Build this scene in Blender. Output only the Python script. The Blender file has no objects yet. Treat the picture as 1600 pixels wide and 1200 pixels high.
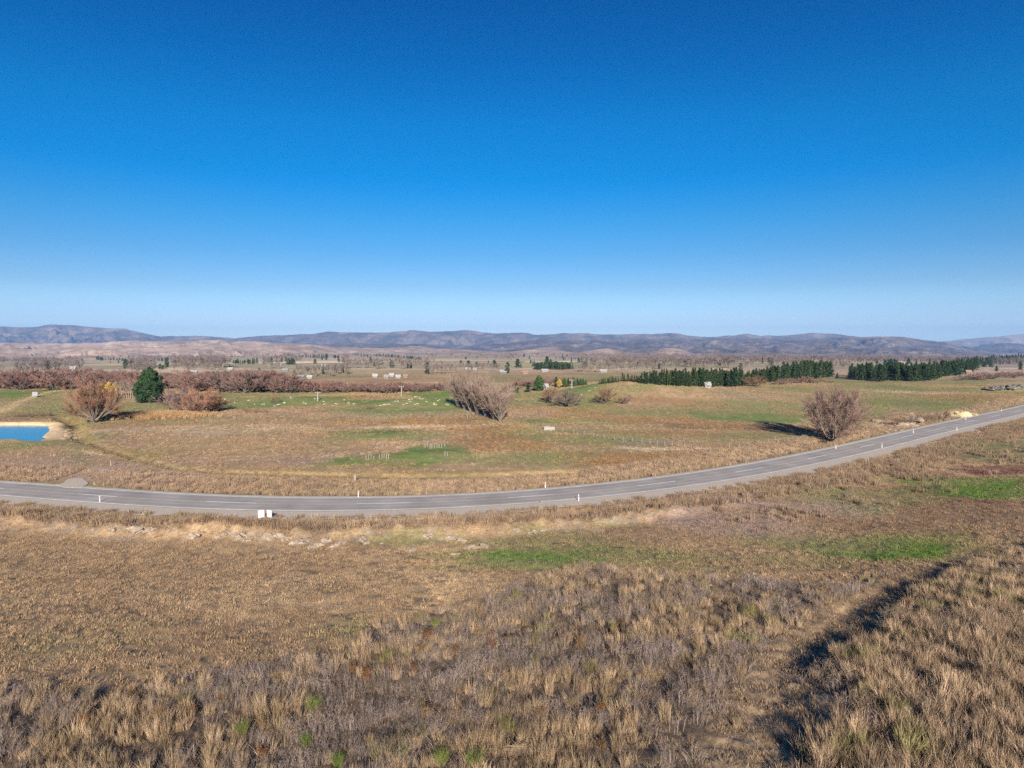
import bpy, bmesh, math, random
import numpy as np
from mathutils import Vector

R = math.radians
SC = bpy.context.scene
COL = SC.collection
rnd = random.Random(7)
rng = np.random.default_rng(11)

# ------------------------------------------------------------------ camera
FOC, PITCH, CAMZ = 1042.0, R(4.007), 22.0
cam_d = bpy.data.cameras.new('camera')
cam = bpy.data.objects.new('camera', cam_d)
COL.objects.link(cam)
cam.location = (0, 0, CAMZ)
cam.rotation_euler = (R(90) - PITCH, 0, 0)
cam_d.sensor_width = 36.0
cam_d.lens = FOC / 1600 * 36.0
cam_d.clip_start = 0.5
cam_d.clip_end = 80000
SC.camera = cam

# ------------------------------------------------------------------ sky and sun
SUN_EL, SUN_AZ = 21.0, -6.6          # the shadows run this way (degrees right of the view)
w = bpy.data.worlds.new('World')
SC.world = w
w.use_nodes = True
nt = w.node_tree
nt.nodes.clear()
sky = nt.nodes.new('ShaderNodeTexSky')
sky.sky_type = 'NISHITA'
sky.sun_disc = False
sky.sun_elevation = R(SUN_EL)
sky.sun_rotation = R(180 + SUN_AZ)
sky.altitude = 800
sky.air_density = 1.0
sky.dust_density = 0.3
sky.ozone_density = 3.0
bg = nt.nodes.new('ShaderNodeBackground')
bg.inputs['Strength'].default_value = 0.103
wo = nt.nodes.new('ShaderNodeOutputWorld')
# the deep polarised blue of the photograph: the sky texture times a tint by elevation
tcw = nt.nodes.new('ShaderNodeTexCoord')
sep = nt.nodes.new('ShaderNodeSeparateXYZ')
tint = nt.nodes.new('ShaderNodeValToRGB')
mulw = nt.nodes.new('ShaderNodeMix'); mulw.data_type = 'RGBA'; mulw.blend_type = 'MULTIPLY'; mulw.inputs[0].default_value = 1
SKY = [  # elevation (deg), tint
    (0.0, (.44, .57, .84)), (1.42, (.36, .45, .70)), (3.1, (.32, .43, .60)), (4.2, (.27, .38, .53)), (6.9, (.165, .355, .515)), (9.5, (.085, .36, .54)),
    (12.1, (.018, .345, .58)), (13.0, (.006, .340, .58)), (17.0, (.004, .335, .57)), (21.6, (.001, .272, .52)), (25.9, (.001, .232, .47)), (60.0, (.01, .22, .45))]
el_ = tint.color_ramp.elements
for k, (e_, c_) in enumerate(SKY):
    q_ = el_[k] if k < 2 else el_.new(math.sin(R(e_)))
    q_.position = math.sin(R(e_)); q_.color = (*c_, 1)
nt.links.new(tcw.outputs['Generated'], sep.inputs[0])
nt.links.new(sep.outputs['Z'], tint.inputs['Fac'])
nt.links.new(sky.outputs[0], mulw.inputs[6])
nt.links.new(tint.outputs['Color'], mulw.inputs[7])
nt.links.new(mulw.outputs[2], bg.inputs['Color'])
nt.links.new(bg.outputs[0], wo.inputs['Surface'])

sd = bpy.data.lights.new('sun', 'SUN')
sd.energy = 5.0
sd.angle = R(0.5)
sd.color = (1.0, 0.90, 0.77)
so = bpy.data.objects.new('sun', sd)
COL.objects.link(so)
el, az = R(SUN_EL), R(SUN_AZ)
so.rotation_euler = Vector((math.sin(az) * math.cos(el), math.cos(az) * math.cos(el), -math.sin(el))).to_track_quat('-Z', 'Y').to_euler()

SC.view_settings.view_transform = 'Standard'
SC.view_settings.look = 'None'
SC.view_settings.gamma = 1.0
SC.view_settings.exposure = 0.98
SC.cycles.max_bounces = 4
SC.cycles.diffuse_bounces = 2
SC.cycles.transparent_max_bounces = 6
SC.cycles.volume_bounces = 0
SC.cycles.use_denoising = False
SC.cycles.denoiser = 'OPENIMAGEDENOISE'
SC.cycles.denoising_prefilter = 'ACCURATE'

# ------------------------------------------------------------------ noise
def _hash(ix, iy, seed):
    h = (ix.astype(np.int64) * 374761393 + iy.astype(np.int64) * 668265263 + seed * 2147483647) & 0xFFFFFFFF
    h = ((h ^ (h >> 13)) * 1274126177) & 0xFFFFFFFF
    h = (h ^ (h >> 16)) & 0xFFFFFFFF
    return h / 4294967295.0

def vn(x, y, seed=0):
    ix = np.floor(x); iy = np.floor(y)
    fx = x - ix; fy = y - iy
    fx = fx * fx * fx * (fx * (fx * 6 - 15) + 10); fy = fy * fy * fy * (fy * (fy * 6 - 15) + 10)
    a = _hash(ix, iy, seed); b = _hash(ix + 1, iy, seed)
    c = _hash(ix, iy + 1, seed); d = _hash(ix + 1, iy + 1, seed)
    return (a * (1 - fx) + b * fx) * (1 - fy) + (c * (1 - fx) + d * fx) * fy

def fbm(x, y, scale, octv=4, seed=0, gain=0.5):
    """0..1, mean 0.5; scale in metres"""
    s = 0.0; a = 1.0; t = 0.0
    x = np.asarray(x, float) / scale; y = np.asarray(y, float) / scale
    for k in range(octv):
        s = s + a * vn(x * (2.03 ** k) + 17.3 * k, y * (2.03 ** k) - 9.1 * k, seed + k)
        t += a; a *= gain
    return s / t

def sst(a, b, x):
    t = np.clip((x - a) / (b - a), 0, 1)
    return t * t * (3 - 2 * t)

def softplus(x, k):
    return k * np.logaddexp(0, x / k)

# ------------------------------------------------------------------ pixel <-> world
def ray(u, v):
    a = (np.asarray(u, float) - 800) / FOC
    b = (600 - np.asarray(v, float)) / FOC
    return a, math.cos(PITCH) + b * math.sin(PITCH), -math.sin(PITCH) + b * math.cos(PITCH)

def flat(u, v, z=0.0):
    dx, dy, dz = ray(u, v)
    t = (z - CAMZ) / dz
    return dx * t, dy * t

def pxm(y):                       # photo pixels per metre at forward distance y
    return FOC / y

# road centre line, in the plan, from points along it
_rc = [(0, 764), (125, 771.5), (250, 780), (400, 787), (537, 788.7), (600, 788), (669, 785), (800, 777.5), (964, 762.5),
       (1095, 746.5), (1200, 730.5), (1311, 705.5), (1416, 683.5), (1500, 662.5), (1560, 648.5), (1600, 640)]
_rx, _ry = flat(np.array([p[0] for p in _rc]), np.array([p[1] for p in _rc]))
_pf = np.polyfit(_rx / 100, _ry, 5)
_pd = np.polyder(_pf)
RX0, RX1 = -78.0, 150.0
def road_y(x):
    xc = np.clip(x, RX0, RX1)
    return np.polyval(_pf, xc / 100) + (x - xc) * np.polyval(_pd, xc / 100) / 100
def road_s(x):
    return np.polyval(_pd, np.clip(x, RX0, RX1) / 100) / 100
def road_d(x, y):
    """signed distance: + beyond the road, - on the camera's side"""
    s = road_s(x)
    d = (y - road_y(x)) / np.sqrt(1 + s * s)
    # one refinement with the slope at the foot point
    xf = x + d * s / np.sqrt(1 + s * s)
    s2 = road_s(xf); yf = road_y(xf)
    dx = x - xf; dy = y - yf
    return (dy - s2 * dx) / np.sqrt(1 + s2 * s2)

# pond quad
PQ = np.array([flat(u, v) for u, v in ((75, 664.5), (62, 687.5), (-40, 684), (-60, 663))])
def pond_sd(x, y):
    c = PQ.mean(0); m = np.full(np.shape(x), -1e9)
    for i in range(4):
        a = PQ[i]; b = PQ[(i + 1) % 4]; e = b - a
        n = np.array([e[1], -e[0]]); n = n / np.hypot(*n)
        if np.dot(c - a, n) > 0: n = -n
        m = np.maximum(m, (x - a[0]) * n[0] + (y - a[1]) * n[1])
    return m

def base_h(x, y):
    n = -road_d(x, y)
    z = 0.035 * softplus(n - 7, 1.5) + 0.095 * softplus(n - 24, 6)
    z = z * sst(4.2, 9, n)
    z = np.where(n > 130, z * 0 + 0.035 * 123 + 0.095 * 106, z)
    return z, n

# edge of the tall-grass bank on the right: plan curve x = f(y)
def _edge(pts, zz):
    xs = []; ys = []
    for (u, v) in pts:
        z = zz
        for _ in range(6):
            X, Y = flat(u, v, z); z = float(base_h(np.array(X), np.array(Y))[0])
        xs.append(float(X)); ys.append(float(Y))
    o = np.argsort(ys)
    return np.array(ys)[o], np.array(xs)[o]
BE = _edge([(1262, 1230), (1266, 1180), (1268, 1110), (1296, 1050), (1345, 1000), (1410, 940), (1500, 893), (1620, 850), (1750, 810)], 5.0)
TE = _edge([(1085, 1230), (1110, 1150), (1150, 1060), (1225, 990), (1330, 930), (1395, 898), (1500, 862), (1600, 825), (1750, 790)], 5.0)
def bank_x(y): return np.interp(y, BE[0], BE[1], left=BE[1][0]) 
def track_x(y): return np.interp(y, TE[0], TE[1], left=TE[1][0])

TURN = flat(113, 754)
MOUNDS = [  # u, v of the crest, lateral radius, radial radius, height
    (640, 627, 13, 10, 1.6), (985, 606, 26, 22, 4.5), (1060, 612, 30, 22, 3.0), (690, 612, 16, 14, 1.2), (450, 622, 22, 12, 0.8),
    (1440, 655, 12, 7, 2.2), (1505, 650, 7, 5, 2.4), (1580, 604, 14, 6, 2.4), (650, 712, 14, 5, 0.5), (600, 678, 12, 6, 0.5)]
MW = []
for u, v, a, b, h in MOUNDS:
    X, Y = flat(u, v + h * 3); L = math.hypot(X, Y)
    MW.append((float(X), float(Y), X / L, Y / L, a, b, h))

# drains and tracks beyond the road, as plan polylines
def pl(pts): return np.array([flat(u, v) for u, v in pts])
DITCH = pl([(100, 652), (118, 672), (128, 690), (170, 703), (215, 717), (275, 731), (340, 738), (430, 741.5), (560, 743.5), (700, 743), (800, 740), (900, 737)])
CLAYL = pl([(60, 702), (120, 705), (190, 716), (250, 727), (330, 737), (430, 739.5), (560, 742), (700, 741.5), (800, 738.5), (890, 736)])
TRK1 = pl([(0, 645), (30, 627), (60, 617), (95, 611)])
def pdist(x, y, P):
    m = np.full(np.shape(x), 1e9)
    for i in range(len(P) - 1):
        a = P[i]; e = P[i + 1] - a; L2 = e @ e
        t = np.clip(((x - a[0]) * e[0] + (y - a[1]) * e[1]) / L2, 0, 1)
        m = np.minimum(m, np.hypot(x - a[0] - t * e[0], y - a[1] - t * e[1]))
    return m

_FR = np.log(np.array([1, 300, 500, 700, 1000, 1600, 2600, 4200, 8000, 12000, 40000.]))
_FZ = np.array([0, 0, -1.7, -5, -13.5, -26, -48, -77, -134, -165, -165.])
def floor_z(r): return np.interp(np.log(np.maximum(r, 1)), _FR, _FZ)

def terr(x, y, fine=True):
    x = np.asarray(x, float); y = np.asarray(y, float)
    z, n = base_h(x, y)
    r = np.hypot(x, y)
    z = z + floor_z(r)
    off = np.abs(n)
    m = sst(5.5, 14, off)
    z = z + m * (fbm(x, y, 45, 3, 3) - 0.5) * 1.1 * (1 + 1.5 * sst(250, 500, r))
    hill = sst(9, 22, n)
    z = z + hill * (fbm(x, y, 7, 4, 9) - 0.5) * 0.5
    if fine:
        z = z + hill * (fbm(x, y, 0.9, 2, 21) - 0.5) * 0.18
    # roadside bund on the camera side, drain between it and the road
    z = z + 1.0 * np.where(n < 16, np.exp(-((n - 16) / 3.2) ** 2), np.exp(-((n - 16) / 1.7) ** 2)) * (1 + .8 * (fbm(x, y, 1.1, 3, 6) - .5)) * sst(-95, -60, x) * (1 - sst(18, 34, x)) * (0.2 + 1.5 * fbm(x, y, 4, 3, 5))
    z = z - 0.45 * np.exp(-((n - 8.6) / 2.0) ** 2)
    z = z - 0.35 * np.exp(-((-n - 6.8) / 1.8) ** 2)
    # tall-grass bank and sunken track on the right
    dx = x - bank_x(y) + (fbm(x, y, 3.5, 3, 17) - .5) * 3.2
    near = 1 - sst(42, 56, y)
    z = z + near * (0.45 * sst(-0.3, 3.2, dx) + 0.7 * sst(2, 10, dx))
    tc = (bank_x(y) + track_x(y)) / 2
    z = z - near * 0.25 * np.exp(-((x - tc) / 1.6) ** 2) + near * np.exp(-((x - tc) / 3.2) ** 2) * (fbm(x, y, .7, 3, 27) - .5) * .30
    # mounds
    for (mx, my, ux, uy, a, b, h) in MW:
        q = (((x - mx) * uy - (y - my) * ux) / a) ** 2 + (((x - mx) * ux + (y - my) * uy) / b) ** 2
        z = z + h * np.exp(-q) * sst(5, 9, off)
    tx, ty = TURN
    z = z * sst(.8, 1.5, np.sqrt(((x - tx) / 5.5) ** 2 + ((y - ty) / 6.5) ** 2))
    # drain
    far = (y > 95) & (y < 200) & (x < 40)
    if np.any(far):
        dd = pdist(x, y, DITCH)
        z = z - np.where(far, (0.6 + 1.2 * (y > 138)) * np.exp(-(dd / np.where(y > 138, 1.9, 1.0)) ** 2), 0)
        s = pond_sd(x, y) + (fbm(x, y, 4.5, 3, 55) - .5) * 2.4
        z = z + np.where((s > .5) & (s < 9) & (x < -85) & (y > 120) & (y < 185), (fbm(x, y, 1.3, 3, 56) - .5) * .5, 0)
        basin = -1.1 * (1 - sst(-2.2, 0.9, s)) + (0.10 + 0.42 * sst(150, 164, y)) * np.exp(-((s - 2.3) / 1.6) ** 2)
        z = np.where((y > 120) & (y < 185) & (x < -85), z * sst(1, 9, s) + basin, z)
    return z

_YS = np.geomspace(9, 5000, 950)
def hit(u, v):
    dx, dy, dz = ray(u, v)
    X = dx / dy * _YS; Z = CAMZ + dz / dy * _YS
    g = terr(X, _YS, False)
    below = np.nonzero(Z < g)[0]
    if len(below) == 0: return float(X[-1]), float(_YS[-1]), float(g[-1])
    k = max(1, below[0])
    a = Z[k - 1] - g[k - 1]; b = g[k] - Z[k]
    t = a / max(a + b, 1e-9)
    Y = _YS[k - 1] + t * (_YS[k] - _YS[k - 1])
    X = float(dx / dy * Y)
    return X, float(Y), float(terr(np.array([X]), np.array([Y]))[0])

# ------------------------------------------------------------------ materials
def mat(name):
    m = bpy.data.materials.new(name); m.use_nodes = True
    n = m.node_tree.nodes; b = n['Principled BSDF']
    b.inputs['Roughness'].default_value = 0.9
    b.inputs['Specular IOR Level'].default_value = 0.15
    return m, n, m.node_tree.links, b

def simple(name, col, rough=0.8, var=0.25, scale=6.0, spec=0.2, objvar=0.0, bump=0.0):
    m, n, l, b = mat(name)
    tc = n.new('ShaderNodeTexCoord')
    nz = n.new('ShaderNodeTexNoise'); nz.inputs['Scale'].default_value = scale; nz.inputs['Detail'].default_value = 4
    l.new(tc.outputs['Object'], nz.inputs['Vector'])
    mr = n.new('ShaderNodeMapRange'); mr.inputs['From Min'].default_value = 0.3; mr.inputs['From Max'].default_value = 0.7
    mr.inputs['To Min'].default_value = 1 - var; mr.inputs['To Max'].default_value = 1 + var
    l.new(nz.outputs['Fac'], mr.inputs['Value'])
    src = mr.outputs[0]
    if objvar:
        oi = n.new('ShaderNodeObjectInfo')
        m2 = n.new('ShaderNodeMapRange'); m2.inputs['To Min'].default_value = 1 - objvar; m2.inputs['To Max'].default_value = 1 + objvar
        l.new(oi.outputs['Random'], m2.inputs['Value'])
        mm = n.new('ShaderNodeMath'); mm.operation = 'MULTIPLY'
        l.new(src, mm.inputs[0]); l.new(m2.outputs[0], mm.inputs[1]); src = mm.outputs[0]
    vm = n.new('ShaderNodeVectorMath'); vm.operation = 'SCALE'
    vm.inputs[0].default_value = col[:3]
    l.new(src, vm.inputs['Scale'])
    l.new(vm.outputs[0], b.inputs['Base Color'])
    b.inputs['Roughness'].default_value = rough
    b.inputs['Specular IOR Level'].default_value = spec
    if bump:
        bp = n.new('ShaderNodeBump'); bp.inputs['Strength'].default_value = bump; bp.inputs['Distance'].default_value = 0.05
        l.new(nz.outputs['Fac'], bp.inputs['Height']); l.new(bp.outputs[0], b.inputs['Normal'])
    return m

def two_tone(name, c1, c2, scale, objvar=0.15, rough=0.9, hue=True):
    """colour mixes between two tones by object-space noise and from tree to tree"""
    m, n, l, b = mat(name)
    tc = n.new('ShaderNodeTexCoord')
    nz = n.new('ShaderNodeTexNoise'); nz.inputs['Scale'].default_value = scale; nz.inputs['Detail'].default_value = 3
    l.new(tc.outputs['Object'], nz.inputs['Vector'])
    oi = n.new('ShaderNodeObjectInfo')
    ad = n.new('ShaderNodeMath'); ad.operation = 'MULTIPLY_ADD'; ad.inputs[1].default_value = 0.5; ad.inputs[2].default_value = -0.25
    l.new(oi.outputs['Random'], ad.inputs[0])
    a2 = n.new('ShaderNodeMath'); a2.operation = 'ADD'
    l.new(nz.outputs['Fac'], a2.inputs[0]); l.new(ad.outputs[0], a2.inputs[1])
    mr = n.new('ShaderNodeMapRange'); mr.inputs['From Min'].default_value = 0.3; mr.inputs['From Max'].default_value = 0.7
    l.new(a2.outputs[0], mr.inputs['Value'])
    mx = n.new('ShaderNodeMix'); mx.data_type = 'RGBA'
    mx.inputs[6].default_value = (*c1, 1); mx.inputs[7].default_value = (*c2, 1)
    l.new(mr.outputs[0], mx.inputs[0])
    l.new(mx.outputs[2], b.inputs['Base Color'])
    b.inputs['Roughness'].default_value = rough; b.inputs['Specular IOR Level'].default_value = 0.1
    return m

M = {}
M['bark'] = simple('bark', (.16, .13, .105), .9, .3, 3, objvar=.15)
M['pale_bark'] = simple('pale_bark', (.25, .21, .175), .9, .3, 3, objvar=.15)
M['twig_red'] = two_tone('reddish_twigs', (.21, .118, .095), (.165, .112, .10), .35)
M['twig_orange'] = two_tone('orange_twigs', (.30, .145, .085), (.22, .125, .085), .22)
M['twig_tan'] = two_tone('tan_twigs', (.255, .185, .145), (.19, .145, .12), .25)
M['twig_rose'] = two_tone('rose_grey_twigs', (.245, .16, .13), (.19, .14, .12), .3)
M['twig_purple'] = two_tone('purple_grey_twigs', (.20, .155, .145), (.13, .11, .108), .25)
M['twig_brown'] = two_tone('brown_twigs', (.22, .125, .07), (.15, .095, .06), .5)
M['needles'] = two_tone('pine_needles', (.022, .046, .022), (.044, .068, .026), .5)
M['needles_dark'] = two_tone('dark_conifer_leaves', (.032, .062, .024), (.018, .040, .020), .5)
M['needles_far'] = two_tone('far_conifer_leaves', (.022, .048, .030), (.036, .060, .030), .3)
M['green_leaves'] = two_tone('green_tree_leaves', (.06, .10, .03), (.035, .07, .025), .5)
M['yellow_leaves'] = two_tone('yellow_autumn_leaves', (.42, .27, .07), (.30, .19, .06), .5)
M['white_paint'] = simple('white_paint', (.80, .80, .78), .5, .05, 4, .4)
M['sheet_white'] = simple('white_board', (.82, .82, .82), .5, .04, 2, .4)
M['red_paint'] = simple('red_reflector', (.5, .03, .02), .4, .1, 4, .5)
M['wood'] = simple('weathered_wood', (.24, .205, .16), .9, .3, 9, bump=.4)
M['wood_brown'] = simple('brown_timber', (.26, .14, .075), .9, .3, 9, bump=.4)
M['wire'] = simple('fence_wire', (.28, .27, .26), .5, .1, 4, .5)
M['metal'] = simple('galvanised_metal', (.45, .46, .47), .4, .1, 4, .5)
M['roof_grey'] = simple('grey_roof', (.22, .23, .25), .5, .12, .8, .4, objvar=.2)
M['roof_brown'] = simple('brown_roof', (.20, .12, .09), .6, .12, .8, .3, objvar=.2)
M['roof_white'] = simple('pale_roof', (.27, .28, .29), .5, .06, .8, .4)
M['wall_cream'] = simple('cream_wall', (.25, .215, .175), .8, .08, 1.5)
M['wall_grey'] = simple('grey_wall', (.20, .195, .185), .8, .1, 1.5)
M['wall_white'] = simple('white_wall', (.29, .285, .27), .7, .06, 1.5)
M['glass'] = simple('window_glass', (.03, .035, .04), .08, .1, 1, .6)
M['clay'] = simple('pale_clay', (.30, .238, .185), .95, .3, 2.2, .05, bump=1.0)
M['clay_yellow'] = simple('yellow_clay', (.47, .37, .22), .95, .25, 1.2, .05, bump=1.0)
M['concrete'] = simple('concrete', (.29, .275, .25), .85, .12, 3)
M['rubble'] = simple('grey_rubble', (.17, .16, .145), .95, .5, 1.8, .05, bump=1.0)
M['fleece'] = simple('fleece', (.40, .37, .28), .95, .12, 6, .05, objvar=.1)
M['straw'] = simple('bleached_straw', (.27, .20, .125), .95, .3, 5, .05)

def tint_mat():
    m, n, l, b = mat('grass_blades')
    at = n.new('ShaderNodeAttribute'); at.attribute_type = 'INSTANCER'; at.attribute_name = 'tint'
    oi = n.new('ShaderNodeObjectInfo')
    mr = n.new('ShaderNodeMapRange'); mr.inputs['To Min'].default_value = .78; mr.inputs['To Max'].default_value = 1.25
    l.new(oi.outputs['Random'], mr.inputs['Value'])
    gi = n.new('ShaderNodeNewGeometry'); m2 = n.new('ShaderNodeMapRange'); m2.inputs['To Min'].default_value = .66; m2.inputs['To Max'].default_value = 1.36
    l.new(gi.outputs['Random Per Island'], m2.inputs['Value'])
    mm = n.new('ShaderNodeMath'); mm.operation = 'MULTIPLY'; l.new(mr.outputs[0], mm.inputs[0]); l.new(m2.outputs[0], mm.inputs[1])
    vm = n.new('ShaderNodeVectorMath'); vm.operation = 'SCALE'
    l.new(at.outputs['Vector'], vm.inputs[0]); l.new(mm.outputs[0], vm.inputs['Scale'])
    l.new(vm.outputs[0], b.inputs['Base Color'])
    b.inputs['Specular IOR Level'].default_value = 0.08
    return m
M['blade'] = tint_mat()

# ------------------------------------------------------------------ mesh helpers
def mesh_np(name, V, F, mats, midx=None, smooth=False):
    """V (n,3); F list of arrays (k,3) or (k,4)"""
    me = bpy.data.meshes.new(name)
    V = np.asarray(V, np.float32)
    F = [np.asarray(f, np.int32) for f in F if len(f)]
    me.vertices.add(len(V)); me.vertices.foreach_set('co', V.ravel())
    loops = np.concatenate([f.ravel() for f in F]); tot = np.concatenate([np.full(len(f), f.shape[1], np.int32) for f in F])
    me.loops.add(len(loops)); me.loops.foreach_set('vertex_index', loops)
    me.polygons.add(len(tot))
    me.polygons.foreach_set('loop_start', np.concatenate([[0], np.cumsum(tot)[:-1]]).astype(np.int32))
    if midx is not None: me.polygons.foreach_set('material_index', np.concatenate([np.asarray(m, np.int32) for m in midx]))
    me.polygons.foreach_set('use_smooth', np.full(len(tot), bool(smooth)))
    for m in mats: me.materials.append(m)
    me.update(calc_edges=True); me.validate()
    return me

def link(name, me, parent=None, loc=None):
    o = bpy.data.objects.new(name, me); COL.objects.link(o)
    if parent is not None: o.parent = parent
    if loc is not None: o.location = loc
    return o

def tag(o, label=None, cat=None, group=None, kind=None):
    if label: o['label'] = label
    if cat: o['category'] = cat
    if group: o['group'] = group
    if kind: o['kind'] = kind
    return o

def empty(name, loc=(0, 0, 0), rz=0.0):
    o = bpy.data.objects.new(name, None); COL.objects.link(o)
    o.location = loc; o.rotation_euler = (0, 0, rz); o.empty_display_size = 0.3
    return o

def dup(o, parent=None):
    c = o.copy(); COL.objects.link(c)
    c.parent = parent
    for ch in list(o.children): dup(ch, c)
    return c

class MB:
    """collects boxes, tubes, prisms and links them as one mesh"""
    def __init__(s): s.V = []; s.F3 = []; s.F4 = []; s.n = 0
    def add(s, V, F):
        for f in F:
            (s.F3 if len(f) == 3 else s.F4).append([i + s.n for i in f])
        s.V += [tuple(v) for v in V]; s.n += len(V); return s
    def box(s, c, d, rz=0.0, rx=0.0):
        V = []
        for sx in (-1, 1):
            for sy in (-1, 1):
                for sz in (-1, 1):
                    x, y, z = sx * d[0] / 2, sy * d[1] / 2, sz * d[2] / 2
                    y, z = y * math.cos(rx) - z * math.sin(rx), y * math.sin(rx) + z * math.cos(rx)
                    x, y = x * math.cos(rz) - y * math.sin(rz), x * math.sin(rz) + y * math.cos(rz)
                    V.append((c[0] + x, c[1] + y, c[2] + z))
        return s.add(V, [(0, 1, 3, 2), (4, 6, 7, 5), (0, 4, 5, 1), (2, 3, 7, 6), (0, 2, 6, 4), (1, 5, 7, 3)])
    def tube(s, P, rad, k=6):
        P = [Vector(p) for p in P]; V = []; F = []
        for i, p in enumerate(P):
            t = (P[min(i + 1, len(P) - 1)] - P[max(i - 1, 0)]).normalized()
            a = t.orthogonal().normalized(); b = t.cross(a)
            r = rad[i] if hasattr(rad, '__len__') else rad
            for j in range(k):
                an = 2 * math.pi * j / k
                V.append(p + a * math.cos(an) * r + b * math.sin(an) * r)
        for i in range(len(P) - 1):
            for j in range(k):
                F.append((i * k + j, i * k + (j + 1) % k, (i + 1) * k + (j + 1) % k, (i + 1) * k + j))
        n = len(V)
        V.append(P[0]); V.append(P[-1])
        for j in range(k):
            F.append((n, (j + 1) % k, j)); F.append((n + 1, (len(P) - 1) * k + j, (len(P) - 1) * k + (j + 1) % k))
        return s.add(V, F)
    def mesh(s, name, m): return mesh_np(name, s.V, [s.F3, s.F4] if s.F3 and s.F4 else ([s.F3] if s.F3 else [s.F4]), [m])
    def build(s, name, m, parent=None, loc=None): return link(name, s.mesh(name, m), parent, loc)

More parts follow.
